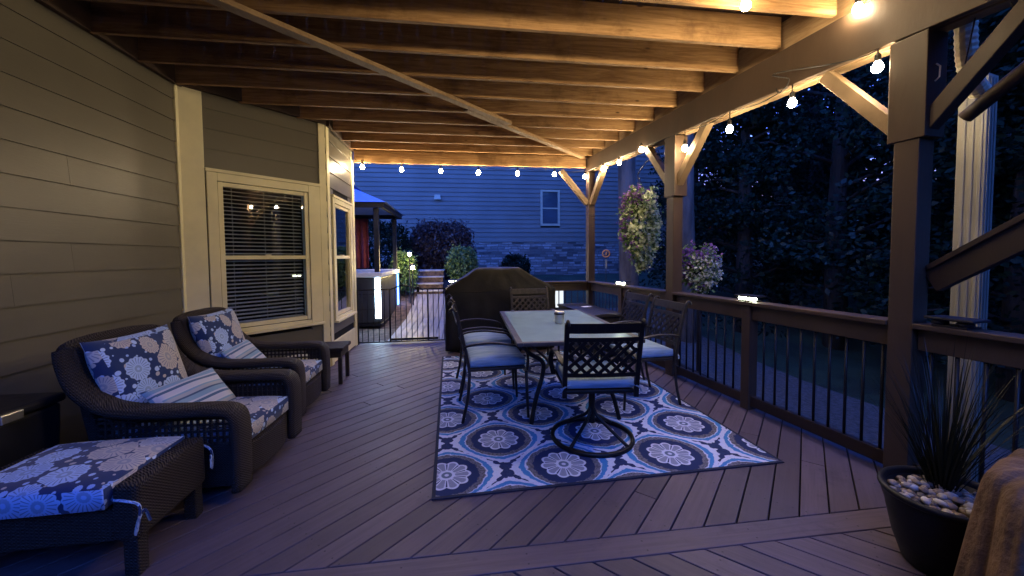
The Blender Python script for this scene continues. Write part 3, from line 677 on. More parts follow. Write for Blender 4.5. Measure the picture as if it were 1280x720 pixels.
def make_dining(swivel, label, mat):
    t = thing('dining_chair' if not swivel else 'swivel_dining_chair', label, 'dining chair')
    W = .255
    m_ = MB(); m_.box(-.24,.245,-.245,.245,.425,.452); m_.build('seat', mat, t, bevel=.006)
    # back frame
    m_ = MB()
    for s in (-1,1):
        m_.sweep([(backprof(z), s*W, z) for z in (.40,.5,.6,.7,.8,.9,.945)], [(-.016,-.012),(.016,-.012),(.016,.012),(-.016,.012)], (0,1,0))
        m_.tube(path_smooth([(backprof(.945),s*W,.94),(backprof(.95)-.022,s*W,.965),(backprof(.95)-.045,s*W,.955),(backprof(.95)-.05,s*W,.935)],4), .012, 6)
    def across(z0, z1, th=.014, bow=.018):
        n = 8
        for i in range(n):
            a = -W+.014+(2*W-.028)*i/n; b = -W+.014+(2*W-.028)*(i+1)/n
            q = lambda y: bow*((y/W)**2-1)
            P = []
            for z in (z0, z1):
                P += [(backprof(z)-th/2+q(a),a,z),(backprof(z)+th/2+q(a),a,z),(backprof(z)+th/2+q(b),b,z),(backprof(z)-th/2+q(b),b,z)]
            m_.hexa(P)
    across(.875,.945); across(.815,.845); across(.555,.585)
    m_.build('back_frame', mat, t, bevel=.003, seg=1)
    # lattice
    m_ = MB(); H0, H1, HW = .582, .818, W-.02; q = lambda y: .018*((y/W)**2-1)
    pitch = .083
    for sgn in (1,-1):
        k = -HW-(H1-H0)
        while k < HW+(H1-H0):
            pts = []
            for i in range(25):
                y = -HW + 2*HW*i/24; z = H0 + sgn*(y-k) if sgn > 0 else H0 + (k+HW*0 - y)
                if H0-1e-6 <= z <= H1+1e-6: pts.append((y, z))
            # exact ends
            if sgn > 0: ya, yb = max(-HW,k), min(HW,k+(H1-H0))
            else: ya, yb = max(-HW,k-(H1-H0)), min(HW,k)
            if yb-ya > .02:
                f = lambda y: (H0+(y-k)) if sgn > 0 else (H0+(k-y))
                n = 4; P = [(backprof(f(y))+q(y)+sgn*.0035, y, f(y)) for y in [ya+(yb-ya)*i/n for i in range(n+1)]]
                for a, b in zip(P[:-1], P[1:]): m_.bar(a, b, .024, .008, up=(1,0,.2))
            k += pitch
    m_.build('back_lattice', mat, t)
    for s in (-1,1):
        m_ = MB(); y = s*(W+.022)
        arm = path_smooth([(backprof(.64)-.004,s*(W+.006),.645),(-.20,y,.665),(-.05,y,.672),(.10,y,.652),(.19,y,.628),(.245,y,.585),(.262,y,.52),(.258,s*(W-.0),.42)],5)
        m_.sweep(arm, [(-.02,-.008),(.02,-.008),(.02,.008),(-.02,.008)], (0,1,0)); m_.build('arm', mat, t, bevel=.003, seg=1)
    if not swivel:
        for s in (-1,1):
            m_ = MB(); m_.tube([(.252,s*(W-.004),.41),(.258,s*(W-.004),.2),(.268,s*(W-.002),.0)], [.015,.0135,.0115], 8); m_.build('leg', mat, t, smooth=True)
            m_ = MB(); m_.tube(path_smooth([(-.236,s*W,.41),(-.255,s*W,.2),(-.30,s*W,.0)],4), .0135, 8); m_.build('leg', mat, t, smooth=True)
    else:
        m_ = MB(); m_.tube([(0,0,.12),(0,0,.40)], .026, 12); m_.box(-.13,.13,-.13,.13,.40,.424); m_.build('pedestal', mat, t, smooth=False)
        m_ = MB(); pr = [(.312,.0),(.318,.012),(.312,.03),(.292,.03),(.286,.012),(.292,0),(.312,.0)]; m_.lathe(pr, 48); m_.build('base_ring', mat, t, smooth=True)
        for k in range(4):
            a = R(45+90*k); c, s_ = math.cos(a), math.sin(a)
            m_ = MB(); m_.tube(path_smooth([(.012*c,.012*s_,.24),(.05*c,.05*s_,.175),(.15*c,.15*s_,.11),(.30*c,.30*s_,.02)],5), .013, 8); m_.build('leg', mat, t, smooth=True)
    cu = cushion_mesh(.475,.48,.085,.02).build('cushion', M['cushion'], t, smooth=True, uv='box'); cu.location = (.008,0,.451)
    for sy in (-1,1):
        m_ = MB(); m_.tube(path_smooth([(-.22,sy*.20,.46),(-.262,sy*.262,.455),(-.258,sy*.285,.42)],4), .006, 5); m_.build('tie', M['cushion'], cu, uv='box').location = (-.008,0,-.425)
    return t
G = 'dining chairs around the glass table'
dc = make_dining(False, '', M['dark_lit'])
spots = [((.285,3.475),R(3),'black lattice dining chair on the left of the table, nearest of the two there'),
         ((.255,4.20),R(4),'black lattice dining chair on the left of the table, nearest the covered grill'),
         ((1.70,3.53),R(184),'black lattice dining chair on the right of the table, beside the middle porch post'),
         ((1.72,4.28),R(183),'black lattice dining chair on the right of the table, nearest the dark side table'),
         ((.965,4.98),R(-88),'black lattice dining chair at the far end of the table before the grill')]
for i, (p, a, lb) in enumerate(spots):
    c = dc if i == 0 else copy_tree(dc)
    c.location = (p[0],p[1],RZ); c.rotation_euler.z = a; tag(c, lb, 'dining chair', G)
sw = make_dining(True, 'black swivel dining chair with round ring base, its back to the camera', M['black'])
sw.location = (.985,2.80,RZ); sw.rotation_euler.z = R(90-5); sw['group'] = G

# ------------------------------------------------------------------ dining table
tb = thing('dining_table', 'rectangular frosted glass dining table with dark scrolled legs on the rug', 'dining table', (.965,3.80,RZ), R(-1.5))
TW, TL, TZ = 1.04, 1.80, .725
m_ = MB()
for a in ((-TW/2,-TW/2+.055,-TL/2,TL/2),(TW/2-.055,TW/2,-TL/2,TL/2),(-TW/2+.055,TW/2-.055,-TL/2,-TL/2+.055),(-TW/2+.055,TW/2-.055,TL/2-.055,TL/2)): m_.box(*a, TZ-.03, TZ)
tt = m_.build('tabletop', M['tableframe'], tb, bevel=.005)
m_ = MB(); m_.box(-TW/2+.054,TW/2-.054,-TL/2+.054,TL/2-.054,TZ-.012,TZ-.002); m_.build('glass', M['glass_top'], tt)
for sx in (-1,1):
    for sy in (-1,1):
        L = path_smooth([(sx*(TW/2-.05),sy*(TL/2-.10),TZ-.03),(sx*(TW/2-.13),sy*(TL/2-.16),.60),(sx*(TW/2-.25),sy*(TL/2-.26),.50),(sx*(TW/2-.25),sy*(TL/2-.27),.38),(sx*(TW/2-.18),sy*(TL/2-.22),.18),(sx*(TW/2-.14),sy*(TL/2-.19),0)],6)
        m_ = MB(); m_.tube(L, .019, 8); m_.build('leg', M['black'], tb, smooth=True)
m_ = MB()
for sx in (-1,1): m_.tube(path_smooth([(sx*(TW/2-.25),-(TL/2-.27),.42),(sx*.10,0,.34),(sx*(TW/2-.25),TL/2-.27,.42)],8), .013, 8)
m_.tube([(-.10,0,.34),(.10,0,.34)], .013, 8); m_.build('stretcher', M['black'], tb, smooth=True)
can = thing('candle_holder', 'small brushed silver cylinder standing on the glass table', 'candle holder', (.975,3.74,RZ+TZ-.001)); can.scale = (1.4,1.4,1.4)
m_ = MB(); m_.lathe([(.030,0),(.034,.004),(.036,.02),(.036,.078),(.034,.088),(.031,.09),(.031,.06),(.001,.058)], 24); m_.build('holder', M['silver'], can, smooth=True)
m_ = MB(); m_.lathe([(.0365,.066),(.0375,.069),(.0375,.073),(.0365,.076)], 24); m_.build('band', M['dark'], can, smooth=True)

# side table along the rail
st = thing('side_table', 'long dark side table against the rail behind the dining set', 'side table', (1.90,5.58,0), math.atan2(RD.y,RD.x)-PI/2)
m_ = MB(); m_.box(-.235,.235,-.68,.68,.585,.62); m_.build('top', M['dark_lit'], st, bevel=.006)
m_ = MB(); m_.box(-.215,.215,-.65,.65,.50,.583); m_.build('apron', M['dark_lit'], st, bevel=.004)
for sx in (-1,1):
    for sy in (-1,1): m_ = MB(); m_.box(sx*.195-.022,sx*.195+.022,sy*.63-.022,sy*.63+.022,0,.499); m_.build('leg', M['dark_lit'], st, bevel=.003)
m_ = MB(); m_.box(-.2,.2,-.62,.62,.15,.17); m_.build('shelf', M['dark_lit'], st, bevel=.003)
m_ = MB(); m_.box(-.07,.07,-.05,.05,0,.004); o = m_.build('paper', M['paper']); o.location = (1.93,5.75,.6205); o.rotation_euler.z = .4; tag(o, 'small white paper lying on the dark side table', 'paper')

# ------------------------------------------------------------------ covered grill
gr = thing('covered_grill', 'barbecue grill under a black fitted cover by the far rail', 'grill', (.59,5.92,0), R(-1))
gr.scale = (1.05,.92,1.0)
def loft(secs, n=6):
    m_ = MB(); k = len(secs[0])
    for s_ in secs: m_.v += [tuple(p) for p in s_]
    for j in range(len(secs)-1):
        for i in range(k): m_.f.append((j*k+i, j*k+(i+1)%k, (j+1)*k+(i+1)%k, (j+1)*k+i))
    m_.f.append(tuple(range(k))); m_.f.append(tuple((len(secs)-1)*k+i for i in range(k))); return m_
def rrect(x0,x1,y0,y1,z,per=9, wob=0, ph=0):
    P = []
    cs = [(x0,y0),(x1,y0),(x1,y1),(x0,y1)]
    for i in range(4):
        a = Vector((*cs[i],0)); b = Vector((*cs[(i+1)%4],0)); nrm = Vector(((b-a).y,-(b-a).x,0)).normalized()
        for k in range(per):
            p = a.lerp(b,k/per); w_ = wob*math.sin(ph+k*2.3+i*1.7)*min(1,k)
            P.append((p.x+nrm.x*w_, p.y+nrm.y*w_, z+ (wob*.5*math.sin(k*1.9+ph) if z < .1 else 0)))
    return P
secs = [rrect(-.76,.76,-.31,.31,.03,9,.022,0), rrect(-.77,.77,-.32,.32,.30,9,.018,.4), rrect(-.775,.775,-.325,.325,.70,9,.012,.9), rrect(-.78,.78,-.33,.33,.915,9,.004,1.5), rrect(-.77,.77,-.32,.32,.945,9,.003,2),
        rrect(-.60,.60,-.30,.30,1.06,9,.006,2), rrect(-.36,.33,-.24,.25,1.215,9,.004,2), rrect(-.33,.30,-.20,.22,1.235,9,.002,2)]
def resec(secs, per):
    out = []
    for a_, b_ in zip(secs[:-1], secs[1:]):
        n = max(1, int(abs(a_[0][2]-b_[0][2])/.07))
        for k in range(n): out.append([tuple(Vector(p).lerp(Vector(q), k/n)) for p, q in zip(a_, b_)])
    return out + [secs[-1]]
big = resec([rrect(-.76,.76,-.31,.31,.03,16,.022,0), rrect(-.77,.77,-.32,.32,.30,16,.018,.4), rrect(-.775,.775,-.325,.325,.70,16,.012,.9), rrect(-.78,.78,-.33,.33,.905,16,.004,1.5), rrect(-.765,.765,-.318,.318,.95,16,.003,2),
        rrect(-.57,.55,-.30,.30,1.075,16,.010,2), rrect(-.36,.31,-.24,.25,1.225,16,.008,2), rrect(-.30,.26,-.19,.20,1.25,16,.002,2)], 16)
cov = []
for sec in big:
    row = []
    for i, (x, y, z) in enumerate(sec):
        f = max(0, min(1, (1.0-z)/.5)); wv = .016*f*(abs(math.sin(i*.83+z*2.1))+.6*math.sin(i*1.9+z*5))+.010*math.sin(x*7+z*11)*math.sin(y*9+2)
        sag = -.022*math.exp(-((z-1.14)/.09)**2)*math.cos(x*2.4)
        row.append((x*(1+wv*.3), y+(1 if y > 0 else -1)*wv, z+sag+.006*math.sin(x*13+y*9)))
    cov.append(row)
loft(cov).build('cover', M['cover'], gr, smooth=True)
m_ = MB(); m_.tube([(-.78,-.332,.90),(.78,-.332,.90)], .006, 5); m_.tube([(-.775,-.333,.32),(.775,-.333,.32)], .004, 5); m_.build('piping', M['cover'], gr)
for sx in (-.62,.62):
    m_ = MB(); m_.tube([(sx,-.24,.035),(sx+.03,-.24,.035)], .035, 12); m_.build('caster', M['dark'], gr, smooth=False)

# ------------------------------------------------------------------ wicker chairs
def pillow_mesh(w, h, t, n=18, pinch=.06):
    b = MB(); V = []; F = []; k = n+1
    for sgn in (1,-1):
        for j in range(k):
            for i in range(k):
                u = -1+2*i/n; v = -1+2*j/n
                f = max(0,(1-u*u))**.42*max(0,(1-v*v))**.42
                x = u*(1-pinch*(1-v*v)*abs(u)); y = v*(1-pinch*(1-u*u)*abs(v))
                wr = .008*math.sin(5*u+3*v)*f
                V.append((x*w/2, y*h/2, sgn*(f*t/2+.002)+wr))
    for j in range(n):
        for i in range(n):
            F.append((j*k+i,j*k+i+1,(j+1)*k+i+1,(j+1)*k+i)); o = k*k; F.append((o+j*k+i,o+(j+1)*k+i,o+(j+1)*k+i+1,o+j*k+i+1))
    o = k*k
    for i in range(n):
        F.append((i,o+i,o+i+1,i+1)); F.append((n*k+i,n*k+i+1,o+n*k+i+1,o+n*k+i)); F.append((i*k,(i+1)*k,o+(i+1)*k,o+i*k)); F.append((i*k+n,o+i*k+n,o+(i+1)*k+n,(i+1)*k+n))
    return b.add(V,F)
RP = [(-.075,-.012),(-.06,-.03),(.06,-.03),(.075,-.012),(.075,.008),(.055,.024),(-.055,.024),(-.075,.008)]
def make_wicker(label):
    t = thing('wicker_armchair', label, 'armchair'); wk = M['wicker']
    for s in (-1,1):
        y = s*.335
        m_ = MB(); m_.sweep(path_smooth([(-.47,s*.30,.90),(-.45,s*.315,.82),(-.38,y,.68),(-.27,y,.58),(-.12,y,.535),(.1,y,.525),(.33,y,.525),(.425,y,.505),(.452,y,.44),(.455,y,.30),(.45,y,.06)],5), RP, (0,1,0)); m_.build('arm', wk, t, smooth=True)
        m_ = MB()
        for i in range(20): x = -.26+.66*i/19; m_.bar((x,y,.30),(x,y,.515),.011,.014,(0,1,0))
        for z in (.315,.36,.40,.44,.475,.50): m_.bar((-.30,y+.002,z),(.41,y+.002,z),.014,.009,(0,1,0))
        m_.build('side_lattice', wk, t)
        m_ = MB(); m_.hexa([(-.40,y-.02,.07),(.42,y-.02,.07),(.42,y+.02,.07),(-.40,y+.02,.07),(-.42,y-.02,.33),(.42,y-.02,.33),(.42,y+.02,.33),(-.42,y+.02,.33)]); m_.build('side_panel', wk, t, bevel=.012)
    m_ = MB()                                     # woven back, slightly wrapped
    n = 12; V = []
    for j in range(9):
        z = .20+.70*j/8
        for i in range(n+1):
            v = -1+2*i/n; y = v*.315; x = -.36-.13*((z-.2)/.7) + .05*(abs(v)**3) ; V.append((x,y,z+ (.012*(1-v*v) if j == 8 else 0)))
    m_.add(V, [(j*(n+1)+i,j*(n+1)+i+1,(j+1)*(n+1)+i+1,(j+1)*(n+1)+i) for j in range(8) for i in range(n)])
    o = m_.build('backrest', wk, t, smooth=True); sm = o.modifiers.new('solid','SOLIDIFY'); sm.thickness = .045; sm.offset = 0
    m_ = MB(); m_.tube(path_smooth([(-.46,-.325,.885),(-.475,-.28,.905),(-.49,-.14,.918),(-.49,0,.92),(-.49,.14,.918),(-.475,.28,.905),(-.46,.325,.885)],5), .036, 10); m_.build('top_roll', wk, t, smooth=True)
    m_ = MB(); P = []
    for i in range(9):
        v = -1+2*i/8; P.append((.435+.045*(1-v*v), v*.265))
    poly = P + [(.40,.265),(.40,-.265)]; m_.prism(poly, .075, .265); m_.build('front_panel', wk, t, bevel=.008)
    m_ = MB(); m_.box(-.38,.41,-.315,.315,.20,.262); m_.build('seat_base', wk, t)
    m_ = MB(); m_.lathe([(.27,0),(.275,.012),(.27,.024),(.245,.024),(.24,.012),(.245,0),(.27,0)], 40); m_.bar((-.25,0,.03),(.25,0,.03),.04,.02); m_.bar((0,-.25,.032),(0,.25,.032),.04,.02); m_.tube([(0,0,.03),(0,0,.21)],.04,12); m_.build('swivel_base', M['dark'], t)
    c = cushion_mesh(.70,.53,.135,.03,puff=.02).build('seat_cushion', M['floral'], t, smooth=True, uv='box'); c.location = (.10,0,.267)
    c = pillow_mesh(.62,.58,.20).build('back_cushion', M['floral'], t, smooth=True, uv='box'); c.location = (-.315,0,.655); c.rotation_euler = (0,0,0)
    ax = Matrix(((0,-.27,.96),(1,0,0),(0,.96,.27)))     # local x->y, y->up(lean), z->front
    c.rotation_euler = ax.to_euler()
    return t
wa = make_wicker('brown wicker armchair with floral cushions beside the ottoman')
wa.location = (-1.74,2.76,0); wa.rotation_euler.z = R(-2); wa['group'] = 'wicker armchairs along the house wall'
wb = copy_tree(wa); wb.location = (-1.84,3.78,0); wb.rotation_euler.z = R(1); wb['label'] = 'brown wicker armchair with floral cushions in front of the bay window'
def throw(chair, dy, dx, rz, label, tilt):
    p = chair.matrix_basis @ Vector((-.02+dx, dy, .505))
    o = pillow_mesh(.52,.31,.13).build('throw_pillow', M['stripe'], smooth=True, uv='box'); o.location = p
    ax = Matrix(((0,-.62,.78),(1,0,0),(0,.78,.62))); o.rotation_euler = (Matrix.Rotation(chair.rotation_euler.z+rz,3,'Z') @ ax).to_euler()
    tag(o, label, 'pillow', 'striped throw pillows on the wicker chairs')
throw(wa, -.04, .03, R(-8), 'blue and white striped throw pillow on the armchair nearest the ottoman', 0)
throw(wb, -.02, -.09, R(6), 'blue and white striped throw pillow on the armchair by the window', 0)

# ottoman
ot = thing('wicker_ottoman', 'wicker ottoman with a floral cushion in the shadowed near corner', 'ottoman', (-1.80,2.06,0), R(1))
m_ = MB(); m_.box(.285,.385,-.235,.235,.17,.425); m_.build('side_panel', M['wicker'], ot, bevel=.02)
m_ = MB(); m_.box(-.385,-.285,-.235,.235,.17,.425); m_.build('side_panel', M['wicker'], ot, bevel=.02)
m_ = MB(); m_.box(-.284,.284,-.22,.22,.17,.32); m_.build('base', M['wicker'], ot, bevel=.01)
for sx in (-.34,.34):
    for sy in (-.19,.19): m_ = MB(); m_.box(sx-.03,sx+.03,sy-.03,sy+.03,0,.169); m_.build('leg', M['wicker'], ot, bevel=.006)
c = cushion_mesh(.60,.50,.125,.02,puff=.012).build('cushion', M['floral'], ot, smooth=True, uv='box'); c.location = (-.02,-.01,.322)
for sy in (-.22,.22):
    m_ = MB(); m_.tube(path_smooth([(.27,sy,.36),(.35,sy*1.14,.365),(.40,sy*1.12,.34),(.405,sy*1.16,.28),(.395,sy*1.2,.22),(.40,sy*1.16,.27),(.41,sy*1.05,.31),(.42,sy*.98,.25)],5), .006, 5); m_.build('tie', M['floral'], c, uv='box').location = (.02,.01,-.322)

# dark storage bin beside the wall, small wicker table
bn = thing('storage_bin', 'black storage bin against the siding behind the nearest armchair', 'storage bin', (-2.46,2.20,0))
m_ = MB(); m_.hexa([(-.20,-.26,0),(.18,-.26,0),(.18,.26,0),(-.20,.26,0),(-.22,-.28,.60),(.2,-.28,.60),(.2,.28,.60),(-.22,.28,.60)]); m_.build('body', M['dark'], bn, bevel=.02)
m_ = MB(); m_.box(-.235,.215,-.295,.295,.603,.655); m_.build('lid', M['dark'], bn, bevel=.018); m_ = MB(); m_.box(.216,.235,-.05,.05,.60,.645); m_.build('latch', M['silver'], bn, bevel=.004)
tw = thing('wicker_side_table', 'low dark wicker side table beyond the armchair by the window', 'side table', (-1.50,4.60,0), R(2))
m_ = MB(); m_.box(-.19,.19,-.19,.19,.375,.415); m_.build('top', M['wicker'], tw, bevel=.01)
m_ = MB(); m_.box(-.165,.165,-.165,.165,.30,.374); m_.build('apron', M['wicker'], tw, bevel=.006)
for sx in (-1,1):
    for sy in (-1,1): m_ = MB(); m_.box(sx*.15-.02,sx*.15+.02,sy*.15-.02,sy*.15+.02,0,.299); m_.build('leg', M['wicker'], tw, bevel=.004)

# ------------------------------------------------------------------ plant pot with pebbles and grass, tan cover
pot = thing('plant_pot', 'black bowl shaped planter filled with pebbles at the foot of the near post', 'plant pot', (2.13,1.40,0), R(8)); pot.scale = (.90,.90,.90)
m_ = MB(); m_.lathe([(.13,0),(.15,.01),(.185,.12),(.213,.26),(.222,.35),(.222,.352),(.208,.352),(.20,.31),(.001,.305)], 48, sx=1.08, sy=.98); m_.build('bowl', M['pot'], pot, smooth=True)
m_ = MB(); m_.lathe([(.212,.352),(.214,.372),(.226,.384),(.242,.380),(.246,.368),(.238,.353),(.222,.352),(.212,.352)], 48, sx=1.08, sy=.98); m_.build('rim', M['pot'], pot, smooth=True)
mb = MB()
def blob(mb, c, r, sc, n=7, m=5):
    rot = Matrix.Rotation(random.uniform(0,6),3,'Z') @ Matrix.Rotation(random.uniform(-.5,.5),3,'X'); b = len(mb.v)
    jit = [random.uniform(.88,1.12) for _ in range(8)]
    for j in range(m+1):
        for i in range(n):
            th = PI*j/m; ph = 2*PI*i/n; q = Vector((math.sin(th)*math.cos(ph)*sc[0]*jit[i%7], math.sin(th)*math.sin(ph)*sc[1]*jit[(i+3)%7], math.cos(th)*sc[2]))
            mb.v.append(tuple(Vector(c)+rot@q*r))
    for j in range(m):
        for i in range(n): mb.f.append((b+j*n+i,b+j*n+(i+1)%n,b+(j+1)*n+(i+1)%n,b+(j+1)*n+i))
for i in range(230):
    a = random.uniform(0,2*PI); r = .195*math.sqrt(random.random()); z = .322+random.uniform(0,.03)
    blob(mb, (2.13+r*math.cos(a)*.95, 1.40+r*math.sin(a)*.87, z*.9), random.uniform(.012,.023), (1.2,.85,.62))
tag(mb.build('pebbles', M['pebble'], smooth=True), 'pale and tan river pebbles covering the soil in the black planter', 'pebbles', kind='stuff')
def blade(mb, base, d, L, w, droop, n=7):
    d = Vector(d).normalized(); p = Vector(base); side = d.cross(Vector((0,0,1))).normalized(); P = []
    for i in range(n+1):
        t = i/n; ww = w*(1-t)**.7; P.append((p - side*ww, p + side*ww)); p = p + d*(L/n); d = (d + Vector((d.x*.06, d.y*.06, -droop*t))).normalized()
    b = len(mb.v)
    for a, c in P: mb.v += [tuple(a), tuple(c)]
    for i in range(n): mb.f.append((b+2*i,b+2*i+1,b+2*i+3,b+2*i+2))
mb = MB()
for i in range(170):
    a = random.uniform(0,2*PI); r = random.uniform(0,.05); sp = random.uniform(.05,.55)
    blade(mb, (2.23+r*math.cos(a), 1.48+r*math.sin(a), .28), (math.cos(a)*sp, math.sin(a)*sp, 1), random.uniform(.4,.78), random.uniform(.0025,.005), random.uniform(.05,.32))
tag(mb.build('ornamental_grass', M['grass_blade'], uv='skip'), 'tall dark spiky grass growing from the pebbled planter', 'plant')
# tan cover draped over a low stool right beside the camera
tc = MB(); n = 120; V = []; prof = [(.0,.665),(.05,.668),(.10,.664),(.135,.65),(.155,.622),(.165,.58),(.172,.50),(.185,.40),(.20,.28),(.215,.16),(.23,.03)]
def crease(a): return abs(math.sin(2.5*a+.4))**.6*.5 + abs(math.sin(4.0*a+1.1))**.7*.35 + .25*math.sin(7*a)
for j, (r, z) in enumerate(prof):
    for i in range(n):
        a = 2*PI*i/n; f = max(0,(j-2)/8)**.8; rr = r + (crease(a)-.45)*.085*f*min(1,r/.1)
        V.append((rr*math.cos(a)*1.45, rr*math.sin(a)*.85, z + (.035*math.cos(a+.3)+.03*(crease(a)-.5))*(r/.17)*(1-.6*f) + .006*math.sin(11*a+j)))
tc.add(V, [(j*n+i,j*n+(i+1)%n,(j+1)*n+(i+1)%n,(j+1)*n+i) for j in range(len(prof)-1) for i in range(n)])
o = tc.build('tan_cover', M['tan'], smooth=True, sub=1); o.location = (1.93,.98,.03); o.rotation_euler.z = .35
tag(o, 'folded tan fabric cover draped over a stool in front of the planter', 'fabric cover')

# ------------------------------------------------------------------ foliage helpers
def leaf_quads(C, size, flat=0.0, asp=.55):
    n = len(C); d = rng.normal(size=(n,3)); d[:,2] *= (1-flat); d /= np.linalg.norm(d,axis=1)[:,None]
    e = rng.normal(size=(n,3)); e -= (e*d).sum(1)[:,None]*d; e /= np.linalg.norm(e,axis=1)[:,None]
    s = (size*rng.uniform(.6,1.35,size=n))[:,None]
    return np.stack([C-d*s, C+e*s*asp, C+d*s, C-e*s*asp], axis=1)
def clump_pts(centers, radii, per, flat=.75):
    out = []
    for c, r in zip(centers, radii):
        q = rng.normal(size=(per,3)); q /= np.linalg.norm(q,axis=1)[:,None]; q *= (rng.random((per,1))**.45)*r; q[:,2] *= flat; q[:,2] -= .25*r*(q[:,0]**2+q[:,1]**2)/(r*r)*(flat < .7); out.append(q+c)
    return np.concatenate(out)
def tree(x, y, h, rad, label, kind, n=70, per=70, leaf=.085, low=.12):
    z = ground(x,y); t = thing('tree', label, 'tree', (x,y,z), random.uniform(0,6), 'trees in the dark yard beyond the rail')
    m_ = MB(); lean = random.uniform(-.3,.3); m_.tube([(0,0,-.3),(lean*.2,.05,h*.3),(lean*.6,0,h*.65),(lean,0,h*.95)], [.05*h*.5+.03,.036*h*.5+.03,.02*h*.5+.02,.015], 9)
    cs = []; rs = []
    for i in range(n):
        f = low + (1-low)*random.random()**.85; a = random.uniform(0,2*PI)
        if kind == 'conifer': rr = rad*(1.06-f)*random.uniform(.35,1.0); r = .30+.45*(1-f)
        else: rr = rad*math.sqrt(max(.05,1-((f-.5)/.55)**2))*random.uniform(.3,1.0); r = random.uniform(.4,.8)
        p = np.array([lean*f+rr*math.cos(a), rr*math.sin(a), h*f - (.12*rr if kind == 'conifer' else 0)]); cs.append(p); rs.append(r*rad/2.2)
        if i % 3 == 0: m_.tube([(lean*f*.9,0,max(.3,h*f-.25*rr)), tuple((p+np.array([lean*f,0,h*f]))/2), tuple(p)], [.05,.03,.012], 5)
    m_.build('trunk', M['bark'], t, smooth=True)
    P = clump_pts(cs, [r_*1.15 for r_ in rs], per, .42 if kind == 'conifer' else .6); m_ = MB(); m_.quads(leaf_quads(P, leaf, .3)); m_.build('crown', M['leaf_dark'] if kind == 'conifer' else M['leaf_teal_lit' if x < 8.5 else 'leaf_tree'], t, uv='skip')
random.seed(11)
trees = [(6.9,8.6,7.5,2.3,'conifer','dark conifer with drooping boughs just right of the bark trunk by the middle post'),
 (8.2,7.4,8.5,2.7,'broad','bushy green tree lit faintly blue behind the white and purple flowers'),
 (9.6,10.5,10,3.0,'broad','tall leafy tree standing farthest back behind the middle post'),
 (8.2,4.6,7.5,2.3,'conifer','dark conifer standing beyond the lit rail cap light at right'),
 (10.8,7.2,10.5,3.0,'conifer','tall dark conifer in the second row behind the bushy green tree'),
 (9.8,3.2,8.5,2.8,'broad','leafy tree lost in shadow beyond the near post'),
 (12.4,4.8,11,3.2,'broad','tall broad tree in the back row behind the shadowed conifer'),
 (9.4,1.0,8,2.7,'conifer','dark conifer seen past the white column'),
 (12.0,1.4,10,3.0,'broad','tall broad tree behind the conifer past the white column'),
 (7.9,12.2,8.0,2.3,'conifer','dark conifer at the corner of the neighbouring house'),
 (12.6,12.2,11,3.3,'broad','tall broad tree beyond the corner of the neighbouring house'),
 (15.2,8.6,12,3.6,'broad','tallest broad tree far back in the wood'),
 (10.4,-1.6,9,3.0,'broad','broad tree at the right edge of the yard'),
 (14.8,3.0,12,3.6,'conifer','tall conifer farthest right in the wood'),
 (6.9,-1.2,7.5,2.5,'broad','unseen broad tree added to shade the deck from the right')]  # last tree added out of view to block sky light from the right
for x, y, h, r, k, lb in trees: tree(x, y, h, r, lb, k, 105 if k == 'broad' else 125, 170, .058)
# far wood as one mass behind them
C = []
for i in range(420):
    a = R(random.uniform(-25,62)); d_ = random.uniform(18,26); x, y = d_*math.cos(a), d_*math.sin(a)
    if y > 15.5 and x < 13: continue
    C.append((x,y,ground(x,y)+random.uniform(0,8.5)))
for i in range(420):                                  # unseen ring added behind the camera to block low sky light
    a = R(random.uniform(188,372)); d_ = random.uniform(9.5,12.5); x, y = d_*math.cos(a), d_*math.sin(a)
    C.append((x*1.05,y,ground(x,y)+random.uniform(0,7.5)))
P = clump_pts([np.array(c) for c in C], [1.6]*len(C), 80); m_ = MB(); m_.quads(leaf_quads(P,.26,.3)); tag(m_.build('far_wood', M['leaf_dark'], uv='skip'), 'dark wood behind the yard trees and an added unseen ring that blocks low sky light', 'wood', kind='stuff')
def trunk_tree(x, y, r, label, lean):
    z = ground(x,y); t = thing('tree', label, 'tree', (x,y,z), 0)
    m_ = MB(); L = [(0,0,-.3),(0,0,.3),(lean*.2,0,1.5),(lean*.5,.03,3.2),(lean,0,5.5),(lean*1.5,.1,8.5)]
    m_.tube(path_smooth(L,5), [r*(1.5 if i < 3 else 1.18-.016*i) for i in range(26)], 14); m_.build('trunk', M['bark_lit'], t, smooth=True)
    cs = [np.array([lean*1.3+random.uniform(-2,2),random.uniform(-1.6,1.6),random.uniform(6.6,9.6)]) for _ in range(45)]
    m_ = MB(); m_.quads(leaf_quads(clump_pts(cs,[.75]*45,60),.11,.3)); m_.build('crown', M['leaf_tree'], t, uv='skip')
trunk_tree(3.72, 8.1, .205, 'tall rough barked tree trunk behind the hanging flower basket', -.12)
trunk_tree(5.05, 8.0, .17, 'tall rough barked tree trunk just right of the middle post', -.10)

